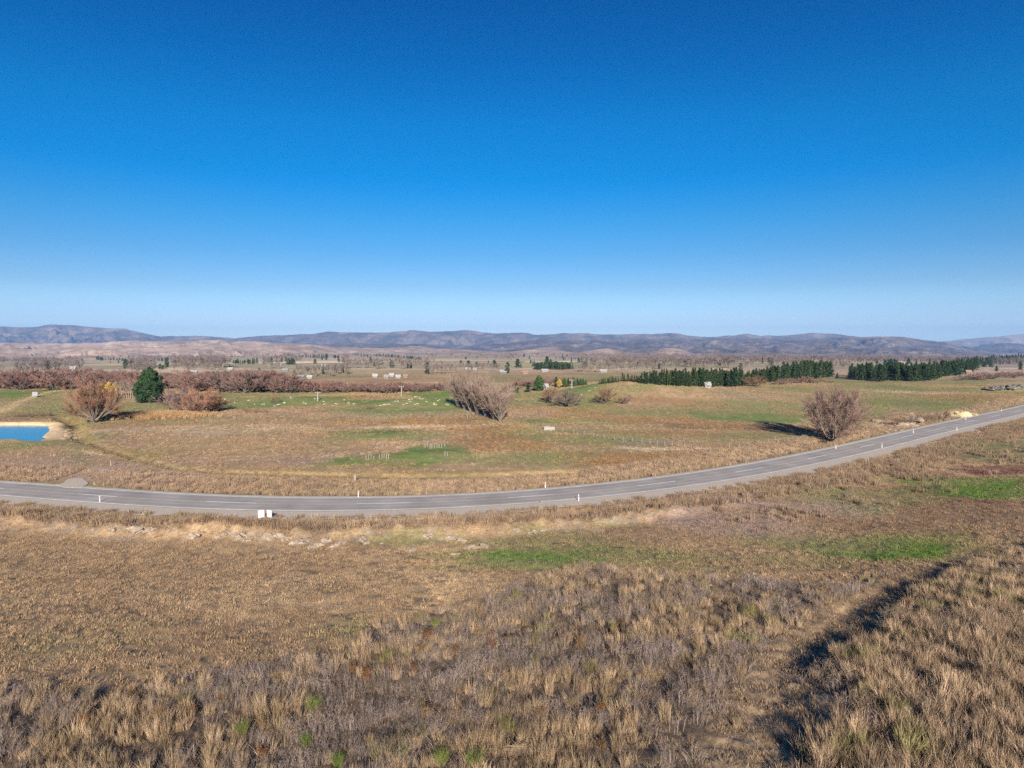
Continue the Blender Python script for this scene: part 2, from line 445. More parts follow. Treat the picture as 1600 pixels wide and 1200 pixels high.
# ------------------------------------------------------------------ ground cover (what grows or lies where)
def C(*a): return np.array(a, float)
TAN, STRAW, BROWN = C(.325, .222, .132), C(.42, .30, .18), C(.225, .150, .095)
OLIVE, GREEN, RUST = C(.205, .195, .088), C(.135, .185, .055), C(.27, .165, .080)
MAUVE, CLAY, DARK, DRED = C(.29, .21, .17), C(.50, .37, .22), C(.10, .078, .055), C(.17, .085, .068)
BGREEN, PALE, GREY = C(.105, .17, .035), C(.43, .33, .24), C(.33, .32, .30)
BL = [  # u, v, half-width, half-height (photo pixels), colour, strength
    (40, 608, 110, 7, OLIVE, .8), (20, 616, 70, 6, GREEN, .8), (120, 622, 70, 5, OLIVE, .7), (130, 640, 70, 14, OLIVE, .45), (30, 655, 60, 5, BROWN, .6),
    (110, 690, 22, 26, GREEN, .7), (60, 695, 110, 5, OLIVE, .8), (20, 660, 90, 3.0, STRAW, .9), (230, 647, 45, 6, RUST, .9), (250, 662, 70, 6, RUST, .6),
    (240, 705, 40, 8, GREEN, .6), (160, 690, 50, 14, MAUVE, .5), (300, 700, 160, 30, TAN, .6), (200, 740, 130, 20, MAUVE, .55), (60, 725, 110, 14, MAUVE, .4),
    (440, 618, 130, 6, OLIVE, .9), (430, 627, 110, 7, GREEN, .85), (520, 630, 70, 7, GREEN, .6), (650, 625, 85, 11, GREEN, 1), (610, 634, 110, 5, OLIVE, .9),
    (560, 616, 70, 4, TAN, .7), (690, 612, 50, 4, GREEN, .8), (380, 628, 45, 5, OLIVE, .8), (560, 621, 60, 3, RUST, .5),
    (600, 648, 160, 6, MAUVE, .35), (580, 657, 110, 5, RUST, .75), (690, 655, 70, 5, RUST, .8), (450, 655, 60, 5, RUST, .35), (330, 668, 160, 8, PALE, .4),
    (575, 677, 70, 7, GREEN, .75), (660, 683, 40, 8, OLIVE, .7), (650, 667, 70, 1.6, PALE, .9), (720, 672, 40, 2, PALE, .7),
    (760, 672, 60, 7, RUST, .85), (790, 690, 70, 14, RUST, .8), (690, 706, 45, 9, GREEN, .9), (620, 722, 110, 10, GREEN, .75), (480, 716, 70, 8, MAUVE, .55),
    (430, 690, 120, 16, TAN, .5), (780, 720, 90, 8, OLIVE, .6), (650, 694, 90, 2.5, MAUVE, .5), (720, 740, 60, 4, OLIVE, .5),
    (885, 632, 60, 6, OLIVE, .8), (850, 618, 60, 5, OLIVE, .8), (810, 640, 60, 5, RUST, .4), (870, 648, 80, 5, MAUVE, .35), (860, 655, 50, 4, GREEN, .6),
    (940, 650, 80, 8, RUST, .8), (930, 680, 120, 9, OLIVE, .9), (930, 660, 70, 4, OLIVE, .7), (940, 715, 90, 13, RUST, .95), (1040, 712, 60, 8, RUST, .6), (850, 712, 60, 9, OLIVE, .8),
    (830, 728, 60, 6, OLIVE, .7), (960, 697, 90, 3, TAN, .5), (1030, 700, 70, 2.2, PALE, .9), (900, 678, 70, 2, TAN, .6),
    (920, 603, 40, 5, GREEN, .7), (985, 600, 60, 5, TAN, .8), (1030, 604, 30, 4, CLAY, .5), (990, 615, 60, 6, OLIVE, .7), (1040, 612, 50, 7, OLIVE, .8), (935, 618, 50, 5, TAN, .6),
    (1120, 618, 60, 5, OLIVE, .6), (1110, 623, 55, 5, TAN, .95), (1180, 618, 60, 6, MAUVE, .4), (1260, 610, 80, 5, OLIVE, .9), (1395, 608, 40, 6, GREEN, .7), (1350, 604, 60, 4, OLIVE, .7),
    (1100, 632, 130, 3, RUST, .6), (1250, 626, 80, 2.5, TAN, .8), (1080, 648, 130, 8, OLIVE, .9), (1200, 652, 90, 7, GREEN, .8), (1230, 640, 110, 6, OLIVE, .8), (1120, 641, 90, 4, OLIVE, .6),
    (1060, 660, 90, 5, RUST, .7), (1180, 668, 120, 4, RUST, .8), (1090, 678, 110, 4, RUST, .8), (1200, 680, 80, 5, OLIVE, .8), (1120, 689, 60, 3, OLIVE, .7), (1040, 688, 60, 4, MAUVE, .4), (1060, 666, 60, 3, DARK, .35), (1210, 671, 60, 2.5, DARK, .5),
    (1150, 700, 90, 4, RUST, .3), (1400, 620, 140, 4, OLIVE, .5), (1410, 612, 120, 2, TAN, .6), (1420, 634, 120, 6, GREEN, .65), (1500, 628, 110, 5, OLIVE, .8), (1530, 621, 90, 5, RUST, .4),
    (1560, 612, 70, 5, OLIVE, .6), (1430, 615, 80, 2, PALE, .5), (1410, 645, 60, 5, OLIVE, .7), (1395, 660, 40, 9, MAUVE, .5), (1470, 650, 40, 8, MAUVE, .6), (1415, 665, 22, 4, CLAY, .85), (1395, 672, 16, 3, CLAY, .7), (1418, 655, 18, 3, CLAY, .6),
    (1505, 647, 14, 5, CLAY, 1), (1370, 668, 30, 5, BROWN, .6), (1570, 578, 60, 4, GREEN, .6), (1330, 640, 60, 5, OLIVE, .6),
    # camera side of the road
    (90, 786, 60, 3, GREEN, .5), (290, 812, 70, 6, GREEN, .55), (560, 806, 110, 4, OLIVE, .5), (620, 815, 70, 5, PALE, .6), (330, 830, 160, 6, BROWN, .4), (300, 838, 130, 9, CLAY, .15), (480, 850, 110, 9, CLAY, .18), (720, 850, 70, 10, CLAY, .15), (640, 845, 90, 10, OLIVE, .55),
    (860, 855, 120, 15, OLIVE, .8), (900, 874, 190, 12, GREEN, .75), (780, 885, 90, 9, OLIVE, .75), (1010, 870, 90, 9, OLIVE, .6), (700, 868, 50, 6, GREEN, .4), (865, 836, 60, 9, GREEN, .35), (960, 820, 50, 8, GREEN, .35),
    (520, 985, 60, 18, OLIVE, .5), (470, 960, 50, 12, BROWN, .4), (600, 930, 160, 30, STRAW, .35), (250, 880, 260, 25, TAN, .5), (330, 1000, 90, 18, BROWN, .5), (120, 1000, 120, 26, OLIVE, .25),
    (1500, 760, 78, 15, BGREEN, 1.1), (1580, 752, 25, 10, BGREEN, .6), (1450, 742, 50, 5, DRED, .7), (1560, 735, 45, 6, DRED, .8), (1480, 785, 75, 8, DRED, .85), (1400, 770, 60, 14, DRED, .35), (1350, 795, 30, 6, BGREEN, .6), (1410, 790, 30, 5, BGREEN, .4),
    (1420, 856, 85, 19, BGREEN, .9), (1350, 868, 70, 9, BGREEN, .7), (1290, 850, 110, 14, OLIVE, .9), (1470, 835, 30, 8, BGREEN, .7), (1240, 880, 70, 9, OLIVE, .7), (1330, 780, 120, 16, OLIVE, .8), (1520, 805, 100, 16, BROWN, .9),
    (1150, 820, 90, 16, MAUVE, .8), (1200, 790, 130, 12, MAUVE, .7), (1130, 860, 90, 14, TAN, .5), (1560, 700, 70, 16, OLIVE, .8), (1400, 820, 110, 14, BROWN, .9), (1090, 890, 60, 6, OLIVE, .6)]
BW = []
for (u, v, ru, rv, c, s) in BL:
    X, Y, _z = hit(u, v); X1, Y1, _z = hit(u, v - rv); X2, Y2, _z = hit(u, v + rv)
    L = math.hypot(X, Y)
    BW.append((X, Y, X / L, Y / L, ru * Y / FOC, max(0.6, math.hypot(X1 - X2, Y1 - Y2) / 2), c, s))

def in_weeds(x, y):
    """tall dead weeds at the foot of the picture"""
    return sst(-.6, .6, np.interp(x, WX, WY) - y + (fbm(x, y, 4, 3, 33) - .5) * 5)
_wp = [(-150, 1095), (0, 1085), (130, 1075), (260, 1055), (400, 1040), (520, 1012), (600, 985), (660, 962), (760, 935), (830, 905), (910, 893), (1000, 900), (1100, 908), (1200, 915), (1300, 915), (1385, 900), (1500, 885), (1750, 850)]
_wh = np.array([hit(u, v)[:2] for u, v in _wp])
_o = np.argsort(_wh[:, 0]); WX, WY = _wh[_o, 0], _wh[_o, 1]

def mixc(c, k, w): return c * (1 - w[:, None]) + k * w[:, None]

def cover(x, y):
    n = -road_d(x, y); r = np.hypot(x, y)
    N1 = fbm(x, y, 22, 4, 41); N2 = fbm(x, y, 6, 4, 51); N3 = fbm(x, y, 60, 3, 61); N4 = fbm(x, y, 1.6, 3, 71)
    c = np.repeat(TAN[None, :], len(x), 0)
    c = mixc(c, STRAW, sst(.5, .75, N2) * .5)
    c = mixc(c, BROWN, sst(.52, .7, fbm(x, y, 11, 4, 81)) * .35)
    plain = (n < 0)
    c = mixc(c, OLIVE, sst(.48, .66, N3) * .72 * plain * sst(130, 220, r))
    c = mixc(c, OLIVE, sst(.55, .7, N1) * .35 * plain)
    wx = (N2 - .5) * 9 * np.clip(r / 120, .25, 2.2); wy = (N1 - .5) * 16 * np.clip(r / 120, .12, 2)
    for (X, Y, ux, uy, a, b, col, s) in BW:
        sel = np.abs(y - Y) < 4 * b + 12
        sel &= np.abs(x - X) < 3 * a + b + 12
        if not sel.any(): continue
        xs = x[sel] + wx[sel]; ys = y[sel] + wy[sel] * min(1, b / 6)
        q = (((xs - X) * uy - (ys - Y) * ux) / a) ** 2 + (((xs - X) * ux + (ys - Y) * uy) / b) ** 2
        f = s * (1 - sst(.55, 1.6, np.sqrt(q))) * (.50 + .95 * sst(.34, .66, .5 * N2[sel] + .5 * N4[sel]))
        c[sel] = mixc(c[sel], col, np.clip(f, 0, 1))
    # road verges
    v1 = np.exp(-((n - 5.2) / 1.1) ** 2)
    c = mixc(c, OLIVE, np.exp(-((n + 4.6) / .8) ** 2) * .75)
    c = mixc(c, STRAW * .9, np.exp(-((n + 9) / 3.2) ** 2) * sst(-20, 20, x) * .8)
    c = mixc(c, TAN * 1.05, np.exp(-((n - 11) / 3.0) ** 2) * .4)
    # drain, clay edge, dirt track, pond rim
    near = (y > 90) & (y < 420)
    if near.any():
        xs, ys = x[near], y[near]; cc = c[near]
        cc = mixc(cc, CLAY, .8 * np.exp(-((pdist(xs, ys, CLAYL) + (N4[near] - .5) * 1.5) / .6) ** 2) * sst(.35, .5, N2[near]))
        dq = pdist(xs, ys, DITCH); cc = mixc(cc, np.array([.13, .10, .05]), .85 * np.exp(-(dq / np.where(ys > 138, 1.7, 1.0)) ** 2)); cc = mixc(cc, np.array([.25, .19, .07]), .5 * np.exp(-((dq - 2) / .9) ** 2))
        cc = mixc(cc, CLAY * .9, .8 * np.exp(-(pdist(xs, ys, TRK1) / 1.8) ** 2))
        s = pond_sd(xs, ys)
        cc = mixc(cc, CLAY * 1.15, np.where(xs < -80, .97 * (1 - sst(2.5 + 2.5 * sst(-112, -104, xs), 5.0 + 3.0 * sst(-112, -104, xs), s + (N4[near] - .5) * 4)), 0) * sst(139, 146, ys))
        c[near] = cc
    # clay showing through on the bund
    c = mixc(c, C(.29, .235, .18), .62 * sst(.50, .57, fbm(x, y, 1.1, 4, 91, .7)) * np.exp(-((n - 17.5 + (N2 - .5) * 4) / 1.5) ** 4) * sst(-80, -60, x) * (1 - sst(10, 30, x)))
    # sunken track, bare soil under the weeds
    tr = (1 - sst(46, 60, y)) * sst(-.4, .6, x - track_x(y) + (N4 - .5) * 2) * (1 - sst(-.2, .8, x - bank_x(y) + (fbm(x, y, 3.5, 3, 17) - .5) * 3.2))
    c = mixc(c, C(.29, .205, .13), tr * .8)
    c = mixc(c, C(.16, .12, .08), tr * .6 * sst(.5, .7, fbm(x, y, .8, 3, 29)))
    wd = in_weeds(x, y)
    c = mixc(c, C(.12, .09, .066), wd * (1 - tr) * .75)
    # far valley floor: fields, then tan ground and purple-brown scrub
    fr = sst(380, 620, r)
    if (fr > 0).any():
        gx = x + (fbm(x, y, 300, 2, 5) - .5) * 160; gy = y + (fbm(x, y, 260, 2, 6) - .5) * 160
        h = _hash(np.floor(gx / 210), np.floor(gy / (170 + 0 * gy)), 77); h2 = _hash(np.floor(gx / 210), np.floor(gy / 170), 78)
        pal = np.array([[.30, .28, .15], [.40, .31, .21], [.46, .36, .24], [.26, .26, .13], [.36, .28, .21], [.42, .32, .23], [.33, .30, .18], [.58, .47, .32]])
        fc = pal[np.minimum((h * 8).astype(int), 7)] * (.85 + .3 * h2)[:, None]
        hedge = np.minimum(np.abs(((gx / 210) % 1) - .5), np.abs(((gy / 170) % 1) - .5))
        fc = mixc(fc, C(.11, .085, .07), (hedge > .465) * .75)
        fc = mixc(fc, C(.31, .24, .20), sst(.52, .66, fbm(x, y, 240, 4, 13)) * .4)
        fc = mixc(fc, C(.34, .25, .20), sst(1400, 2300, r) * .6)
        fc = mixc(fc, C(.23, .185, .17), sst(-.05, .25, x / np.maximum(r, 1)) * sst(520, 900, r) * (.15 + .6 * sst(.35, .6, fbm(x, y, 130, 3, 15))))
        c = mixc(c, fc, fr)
    c = c * (.86 + .28 * N4 + .10 * plain)[:, None]
    return c

# ------------------------------------------------------------------ ground sheet
def ring(a, b, ratio):
    n = int(math.ceil(math.log(b / a) / math.log(ratio))); return np.geomspace(a, b, n + 1)
th = np.concatenate([np.linspace(-180, -44, 60)[:-1], np.linspace(-44, 44, 1150), np.linspace(44, 180, 60)[1:-1]])
rr = np.concatenate([[0.8, 2, 4, 6, 8, 10, 12, 13.5], ring(15, 420, 1.0062), ring(420, 3400, 1.013)[1:], ring(3400, 26000, 1.12)[1:]])
T, RR = np.meshgrid(np.radians(th), rr)
GX = (RR * np.sin(T)).ravel(); GY = (RR * np.cos(T)).ravel()
GZ = terr(GX, GY)
nr, nc = RR.shape
idx = np.arange(nr * nc).reshape(nr, nc)
nxt = np.roll(idx, -1, axis=1)
F = np.stack([idx[:-1], idx[1:], nxt[1:], nxt[:-1]], -1).reshape(-1, 4)
cap = np.stack([np.full(nc - 2, idx[0, 0]), idx[0, 1:-1], idx[0, 2:]], -1)
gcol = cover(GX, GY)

def ground_mat():
    m, n, l, b = mat('ground_cover')
    at = n.new('ShaderNodeAttribute'); at.attribute_name = 'cover'
    geo = n.new('ShaderNodeNewGeometry')
    def noise(scale, det=4, rough=.6):
        z = n.new('ShaderNodeTexNoise'); z.inputs['Scale'].default_value = scale; z.inputs['Detail'].default_value = det; z.inputs['Roughness'].default_value = rough
        l.new(geo.outputs['Position'], z.inputs['Vector']); return z
    def rng_(z, lo, hi, f0=.3, f1=.7):
        r_ = n.new('ShaderNodeMapRange'); r_.inputs['From Min'].default_value = f0; r_.inputs['From Max'].default_value = f1
        r_.inputs['To Min'].default_value = lo; r_.inputs['To Max'].default_value = hi; l.new(z.outputs['Fac'], r_.inputs['Value']); return r_
    a = rng_(noise(3.2, 5, .7), .62, 1.38); c = rng_(noise(.45, 4), .82, 1.18); d = rng_(noise(.03, 5), .85, 1.15)
    m1 = n.new('ShaderNodeMath'); m1.operation = 'MULTIPLY'; l.new(a.outputs[0], m1.inputs[0]); l.new(c.outputs[0], m1.inputs[1])
    m2 = n.new('ShaderNodeMath'); m2.operation = 'MULTIPLY'; l.new(m1.outputs[0], m2.inputs[0]); l.new(d.outputs[0], m2.inputs[1])
    vm = n.new('ShaderNodeVectorMath'); vm.operation = 'SCALE'; l.new(at.outputs['Vector'], vm.inputs[0]); l.new(m2.outputs[0], vm.inputs['Scale'])
    l.new(vm.outputs[0], b.inputs['Base Color'])
    bn = noise(2.2, 6, .75)
    bp = n.new('ShaderNodeBump'); bp.inputs['Strength'].default_value = .6; bp.inputs['Distance'].default_value = .10
    l.new(bn.outputs['Fac'], bp.inputs['Height']); l.new(bp.outputs[0], b.inputs['Normal'])
    b.inputs['Roughness'].default_value = 1.0; b.inputs['Specular IOR Level'].default_value = .05
    return m
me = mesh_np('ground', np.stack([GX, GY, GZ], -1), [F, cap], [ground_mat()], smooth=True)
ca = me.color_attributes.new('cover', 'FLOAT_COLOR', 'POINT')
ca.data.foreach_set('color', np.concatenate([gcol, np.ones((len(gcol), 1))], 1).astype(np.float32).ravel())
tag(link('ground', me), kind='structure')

# ------------------------------------------------------------------ road
def road_strip(name, d0, d1, z, m, x0=-95, x1=185, parent=None, step=1.0, cuts=None, wob=0):
    xs = np.arange(x0, x1, step); s = road_s(xs); L = np.sqrt(1 + s * s); y = road_y(xs)
    nx, ny = -s / L, 1 / L
    V = []; F = []
    w0 = np.full(len(xs), d0, float); w1 = np.full(len(xs), d1, float)
    if wob:
        w0 = w0 - wob * fbm(xs, xs * 0, 5, 4, 7); w1 = w1 + wob * .6 * fbm(xs, xs * 0 + 50, 5, 4, 8)
    for i in range(len(xs)):
        V.append((xs[i] + nx[i] * w0[i], y[i] + ny[i] * w0[i], z)); V.append((xs[i] + nx[i] * w1[i], y[i] + ny[i] * w1[i], z))
    arc = np.concatenate([[0], np.cumsum(np.hypot(np.diff(xs), np.diff(y)))])
    for i in range(len(xs) - 1):
        if cuts and not cuts(arc[i]): continue
        F.append((2 * i, 2 * i + 2, 2 * i + 3, 2 * i + 1))
    return link(name, mesh_np(name, V, [F], [m]), parent)

def asphalt():
    m, n, l, b = mat('chip_seal')
    uv = n.new('ShaderNodeAttribute'); uv.attribute_name = 'across'
    geo = n.new('ShaderNodeNewGeometry')
    nz = n.new('ShaderNodeTexNoise'); nz.inputs['Scale'].default_value = 9; nz.inputs['Detail'].default_value = 6; l.new(geo.outputs['Position'], nz.inputs['Vector'])
    n2 = n.new('ShaderNodeTexNoise'); n2.inputs['Scale'].default_value = .22; n2.inputs['Detail'].default_value = 4; l.new(geo.outputs['Position'], n2.inputs['Vector'])
    cr = n.new('ShaderNodeValToRGB'); l.new(uv.outputs['Fac'], cr.inputs['Fac'])
    e = cr.color_ramp.elements
    e[0].position = 0; e[0].color = (.40, .36, .32, 1); e[1].position = 1; e[1].color = (.40, .36, .32, 1)
    for p, v in ((.12, .35), (.20, .30), (.29, .36), (.39, .31), (.50, .35), (.61, .31), (.71, .36), (.80, .30), (.88, .35)):
        q = e.new(p); q.color = (v, v * .91, v * .85, 1)
    mr = n.new('ShaderNodeMapRange'); mr.inputs['To Min'].default_value = .75; mr.inputs['To Max'].default_value = 1.25; l.new(nz.outputs['Fac'], mr.inputs['Value'])
    m3 = n.new('ShaderNodeMapRange'); m3.inputs['From Min'].default_value = .3; m3.inputs['From Max'].default_value = .7; m3.inputs['To Min'].default_value = .80; m3.inputs['To Max'].default_value = 1.12; l.new(n2.outputs['Fac'], m3.inputs['Value'])
    mm = n.new('ShaderNodeMath'); mm.operation = 'MULTIPLY'; l.new(mr.outputs[0], mm.inputs[0]); l.new(m3.outputs[0], mm.inputs[1])
    vm = n.new('ShaderNodeVectorMath'); vm.operation = 'SCALE'; l.new(cr.outputs['Color'], vm.inputs[0]); l.new(mm.outputs[0], vm.inputs['Scale'])
    l.new(vm.outputs[0], b.inputs['Base Color']); b.inputs['Roughness'].default_value = .85
    return m
M['gravel'] = simple('gravel', (.45, .39, .32), .95, .25, 5, .05, bump=.15)
xs = np.arange(-98, 190, 1.0); s = road_s(xs); L = np.sqrt(1 + s * s); yr_ = road_y(xs)
W = np.linspace(-3.75, 3.75, 13)
V = []; acc = []
for wv in W:
    V.append(np.stack([xs - s / L * wv, yr_ + wv / L, np.full(len(xs), .06 - .0045 * abs(wv))], -1)); acc += [(wv + 3.75) / 7.5] * len(xs)
V = np.concatenate(V); n_ = len(xs); F = []
for j in range(len(W) - 1):
    i = np.arange(n_ - 1); F.append(np.stack([j * n_ + i, j * n_ + i + 1, (j + 1) * n_ + i + 1, (j + 1) * n_ + i], -1))
me = mesh_np('road', V, [np.concatenate(F)], [asphalt()])
at = me.attributes.new('across', 'FLOAT', 'POINT'); at.data.foreach_set('value', np.array(acc, np.float32))
road = tag(link('road', me), kind='structure')
tag(road_strip('gravel_shoulder', -6.2, -2, .030, M['gravel'], wob=2.0), kind='structure')
tag(road_strip('gravel_shoulder', 2, 4.25, .018, M['gravel'], wob=.3), kind='structure')
M['line_white'] = simple('white_road_paint', (.80, .77, .72), .7, .18, 1.2)
M['line_yellow'] = simple('yellow_road_paint', (.60, .45, .27), .7, .22, 1.2)
for dd in (-3.35, 3.30): road_strip('edge_line', dd - .09, dd + .09, .052, M['line_white'], parent=road)
for ob in [o for o in COL.objects if o.name.startswith('edge_line')]: ob.location.z = .004
dash = lambda a: (a + 6.4) % 20.5 < 7.0
road_strip('centre_dashes', -.09, .07, .066, M['line_white'], parent=road, step=.5, cuts=dash)
road_strip('no_passing_line', -.30, -.18, .0655, M['line_yellow'], parent=road, step=.5, cuts=lambda a: not dash(a))
# gravel turnout beyond the road on the left
V = [hit(u, v)[:2] for u, v in ((88, 758), (100, 755), (104, 750), (112, 748), (128, 747.5), (136, 753), (138, 756), (128, 763), (100, 762))]
tag(link('gravel_turnout', mesh_np('gravel_turnout', [(x, y, .075) for x, y in V[::-1]] + [(x, y, -.3) for x, y in V[::-1]] + [(sum(x for x, y in V) / 9, sum(y for x, y in V) / 9, .08)],
    [[(i, (i + 1) % 9, 18) for i in range(9)], [(i, i + 9, (i + 1) % 9 + 9, (i + 1) % 9) for i in range(9)]], [M['gravel']])), kind='structure')

# ------------------------------------------------------------------ pond water
def water():
    m, n, l, b = mat('pond_water')
    b.inputs['Base Color'].default_value = (.008, .19, .32, 1)  # deep blue of the reflected sky put into the water's base colour
    b.inputs['Roughness'].default_value = .12; b.inputs['Specular IOR Level'].default_value = .5
    nz = n.new('ShaderNodeTexNoise'); nz.inputs['Scale'].default_value = 1.8; nz.inputs['Detail'].default_value = 3
    g = n.new('ShaderNodeNewGeometry'); l.new(g.outputs['Position'], nz.inputs['Vector'])
    bp = n.new('ShaderNodeBump'); bp.inputs['Strength'].default_value = .25; bp.inputs['Distance'].default_value = .05
    l.new(nz.outputs['Fac'], bp.inputs['Height']); l.new(bp.outputs[0], b.inputs['Normal'])
    return m
c0 = PQ.mean(0)
P2 = [c0 + (p - c0) * 1.2 for p in PQ]
tag(link('pond_water', mesh_np('pond_water', [(p[0], p[1], -.12) for p in P2], [[(0, 1, 2, 3)]], [water()])), kind='structure')

# ------------------------------------------------------------------ hills and mountains
def hill_mat(name, c1, c2, c3, scale):
    m, n, l, b = mat(name)
    geo = n.new('ShaderNodeNewGeometry')
    nz = n.new('ShaderNodeTexNoise'); nz.inputs['Scale'].default_value = scale; nz.inputs['Detail'].default_value = 8; nz.inputs['Roughness'].default_value = .62
    l.new(geo.outputs['Position'], nz.inputs['Vector'])
    cr = n.new('ShaderNodeValToRGB'); l.new(nz.outputs['Fac'], cr.inputs['Fac'])
    e = cr.color_ramp.elements; e[0].position = .33; e[0].color = (*c1, 1); e[1].position = .66; e[1].color = (*c3, 1)
    q = e.new(.5); q.color = (*c2, 1)
    l.new(cr.outputs['Color'], b.inputs['Base Color'])
    bp = n.new('ShaderNodeBump'); bp.inputs['Strength'].default_value = .6; bp.inputs['Distance'].default_value = 11
    l.new(nz.outputs['Fac'], bp.inputs['Height']); l.new(bp.outputs[0], b.inputs['Normal'])
    b.inputs['Roughness'].default_value = 1; b.inputs['Specular IOR Level'].default_value = 0
    return m

def hills(name, ridge, Yf, Yr, m, amp, sc, seed, nu=1000, nt_=110, power=1.0, u0=None, u1=None, jit=1.4):
    ru = np.array([p[0] for p in ridge], float); rv = np.array([p[1] for p in ridge], float)
    u0 = ru[0] if u0 is None else u0; u1 = ru[-1] if u1 is None else u1
    U = np.linspace(u0, u1, nu); Tt = np.linspace(0, 1.45, nt_)
    UU, TT = np.meshgrid(U, Tt)
    vr = np.interp(UU, ru, rv) + (fbm(UU, UU * 0, 26, 4, seed) - .5) * 2.2 * jit
    a, dy, dz = ray(UU, vr)
    Y = Yf + (Yr - Yf) * TT; X = a / dy * Y
    zr = CAMZ + dz / dy * Yr
    zf = floor_z(np.hypot(X, Y)) - 3
    prof = np.where(TT <= 1, np.clip(TT, 0, 1) ** power, 1 - (np.clip(TT - 1, 0, 1) / .45) ** 1.3 * 1.0)
    wx = X + (fbm(X, Y, sc * 1.5, 3, seed + 5) - .5) * sc
    rid = 1 - np.abs(2 * fbm(wx, Y * .55, sc, 5, seed + 1, .55) - 1) * 2.2
    rid2 = 1 - np.abs(2 * fbm(wx, Y * .8, sc * .28, 4, seed + 2, .5) - 1) * 2
    bell = np.clip(np.minimum(TT, 1) * (1.0 - np.clip(TT, 0, 1)) * 4, 0, 1) ** .8
    H = np.maximum(zr - zf, 0)
    Z = zf + H * prof - bell * H * (amp * (1 - np.clip(rid, 0, 1)) + amp * .35 * (1 - np.clip(rid2, 0, 1)))
    Z = np.maximum(Z, zf - 8 + 0 * Z)
    nr_, nc_ = Z.shape; I = np.arange(nr_ * nc_).reshape(nr_, nc_)
    F = np.stack([I[:-1, :-1], I[:-1, 1:], I[1:, 1:], I[1:, :-1]], -1).reshape(-1, 4)
    o = link(name, mesh_np(name, np.stack([X, Y, Z], -1).reshape(-1, 3), [F], [m], smooth=True))
    return tag(o, kind='structure')

mt_purple = hill_mat('mountain_tussock', (.06, .047, .04), (.135, .10, .08), (.24, .18, .135), .004)
mt_dark = hill_mat('dark_range_scrub', (.055, .043, .038), (.12, .09, .075), (.22, .165, .125), .006)
mt_tan = hill_mat('tan_hill_grass', (.22, .16, .13), (.32, .235, .185), (.42, .32, .25), .008)
mt_pale = hill_mat('pale_range_grass', (.19, .15, .13), (.26, .20, .165), (.32, .25, .20), .004)
RG = [(-260, 512), (-100, 507), (0, 510), (50, 511), (80, 507.5), (110, 508), (140, 511), (195, 513), (225, 520), (250, 525), (265, 524.5), (330, 525), (365, 528), (400, 525.5), (440, 524), (490, 521), (510, 518), (530, 519), (600, 519), (635, 518), (640, 516), (670, 518), (725, 516.5), (745, 517), (770, 521), (800, 520), (825, 520), (835, 523), (880, 520.5), (910, 521), (960, 522), (1060, 521), (1072, 524), (1110, 526), (1150, 523), (1170, 521.5), (1190, 525), (1230, 523), (1270, 519.5), (1300, 522), (1340, 525.5), (1370, 529), (1420, 533), (1480, 540), (1600, 550), (1860, 555)]
hills('mountain_range', RG, 7000, 9200, mt_purple, .75, 900, 3, power=.9)
hills('pale_far_range', [(1330, 545), (1400, 538), (1470, 534), (1487, 533), (1510, 530), (1545, 526), (1600, 521.5), (1700, 516), (1860, 514)], 9500, 11000, mt_pale, .5, 1200, 23, nu=300)
hills('dark_foothills', [(420, 551), (480, 542), (540, 535), (620, 537), (700, 540), (760, 539), (830, 531), (900, 532), (980, 531), (1040, 529), (1120, 529), (1200, 530), (1260, 531), (1330, 527), (1404, 526), (1440, 530), (1480, 535), (1520, 544), (1560, 551), (1640, 560)], 4700, 6400, mt_dark, .75, 520, 43, nu=800)
hills('dark_front_spurs', [(700, 556), (780, 548), (850, 543), (930, 544), (1000, 541), (1080, 545), (1160, 541), (1230, 544), (1300, 540), (1370, 542), (1440, 543), (1500, 549), (1560, 556)], 3900, 4700, mt_dark, .8, 330, 143, nu=700, nt_=80, jit=2.5)
hills('blue_spur', [(1480, 560), (1510, 545), (1535, 539), (1560, 535), (1600, 538), (1680, 534), (1860, 530)], 6000, 7600, mt_dark, .6, 600, 53, nu=300)
hills('tan_foothills', [(-260, 538), (-100, 535), (0, 536), (80, 537), (150, 535), (220, 533), (300, 532), (400, 533), (470, 537), (530, 543), (600, 545), (640, 540), (680, 545), (760, 548), (820, 551)], 3200, 4200, mt_tan, .75, 330, 63, nu=800, jit=2)
hills('tan_foothills', [(-260, 544), (-100, 546), (0, 542), (60, 545), (130, 541), (230, 543), (330, 539), (420, 542), (470, 541), (520, 547), (560, 551), (600, 548), (640, 550), (690, 554)], 2500, 3100, mt_tan, .8, 240, 66, nu=800, nt_=80, jit=3)
hills('tan_knolls', [(620, 557), (680, 552), (720, 549), (780, 551), (830, 546), (870, 548), (900, 551), (935, 545), (950, 544), (975, 549), (1005, 553), (1040, 544), (1060, 545), (1085, 553), (1130, 558), (1200, 562)], 2700, 3200, mt_tan, .7, 220, 73, nu=400, nt_=60)
hills('tan_terrace', [(-260, 552), (0, 552), (50, 555), (80, 556), (150, 556), (260, 557), (330, 560)], 1600, 1900, mt_tan, .6, 130, 83, nu=300, nt_=50)
hills('gullied_knoll', [(30, 560), (80, 553), (130, 546), (145, 543), (170, 547), (200, 552), (260, 560)], 2000, 2350, mt_tan, .8, 140, 93, nu=300, nt_=60)

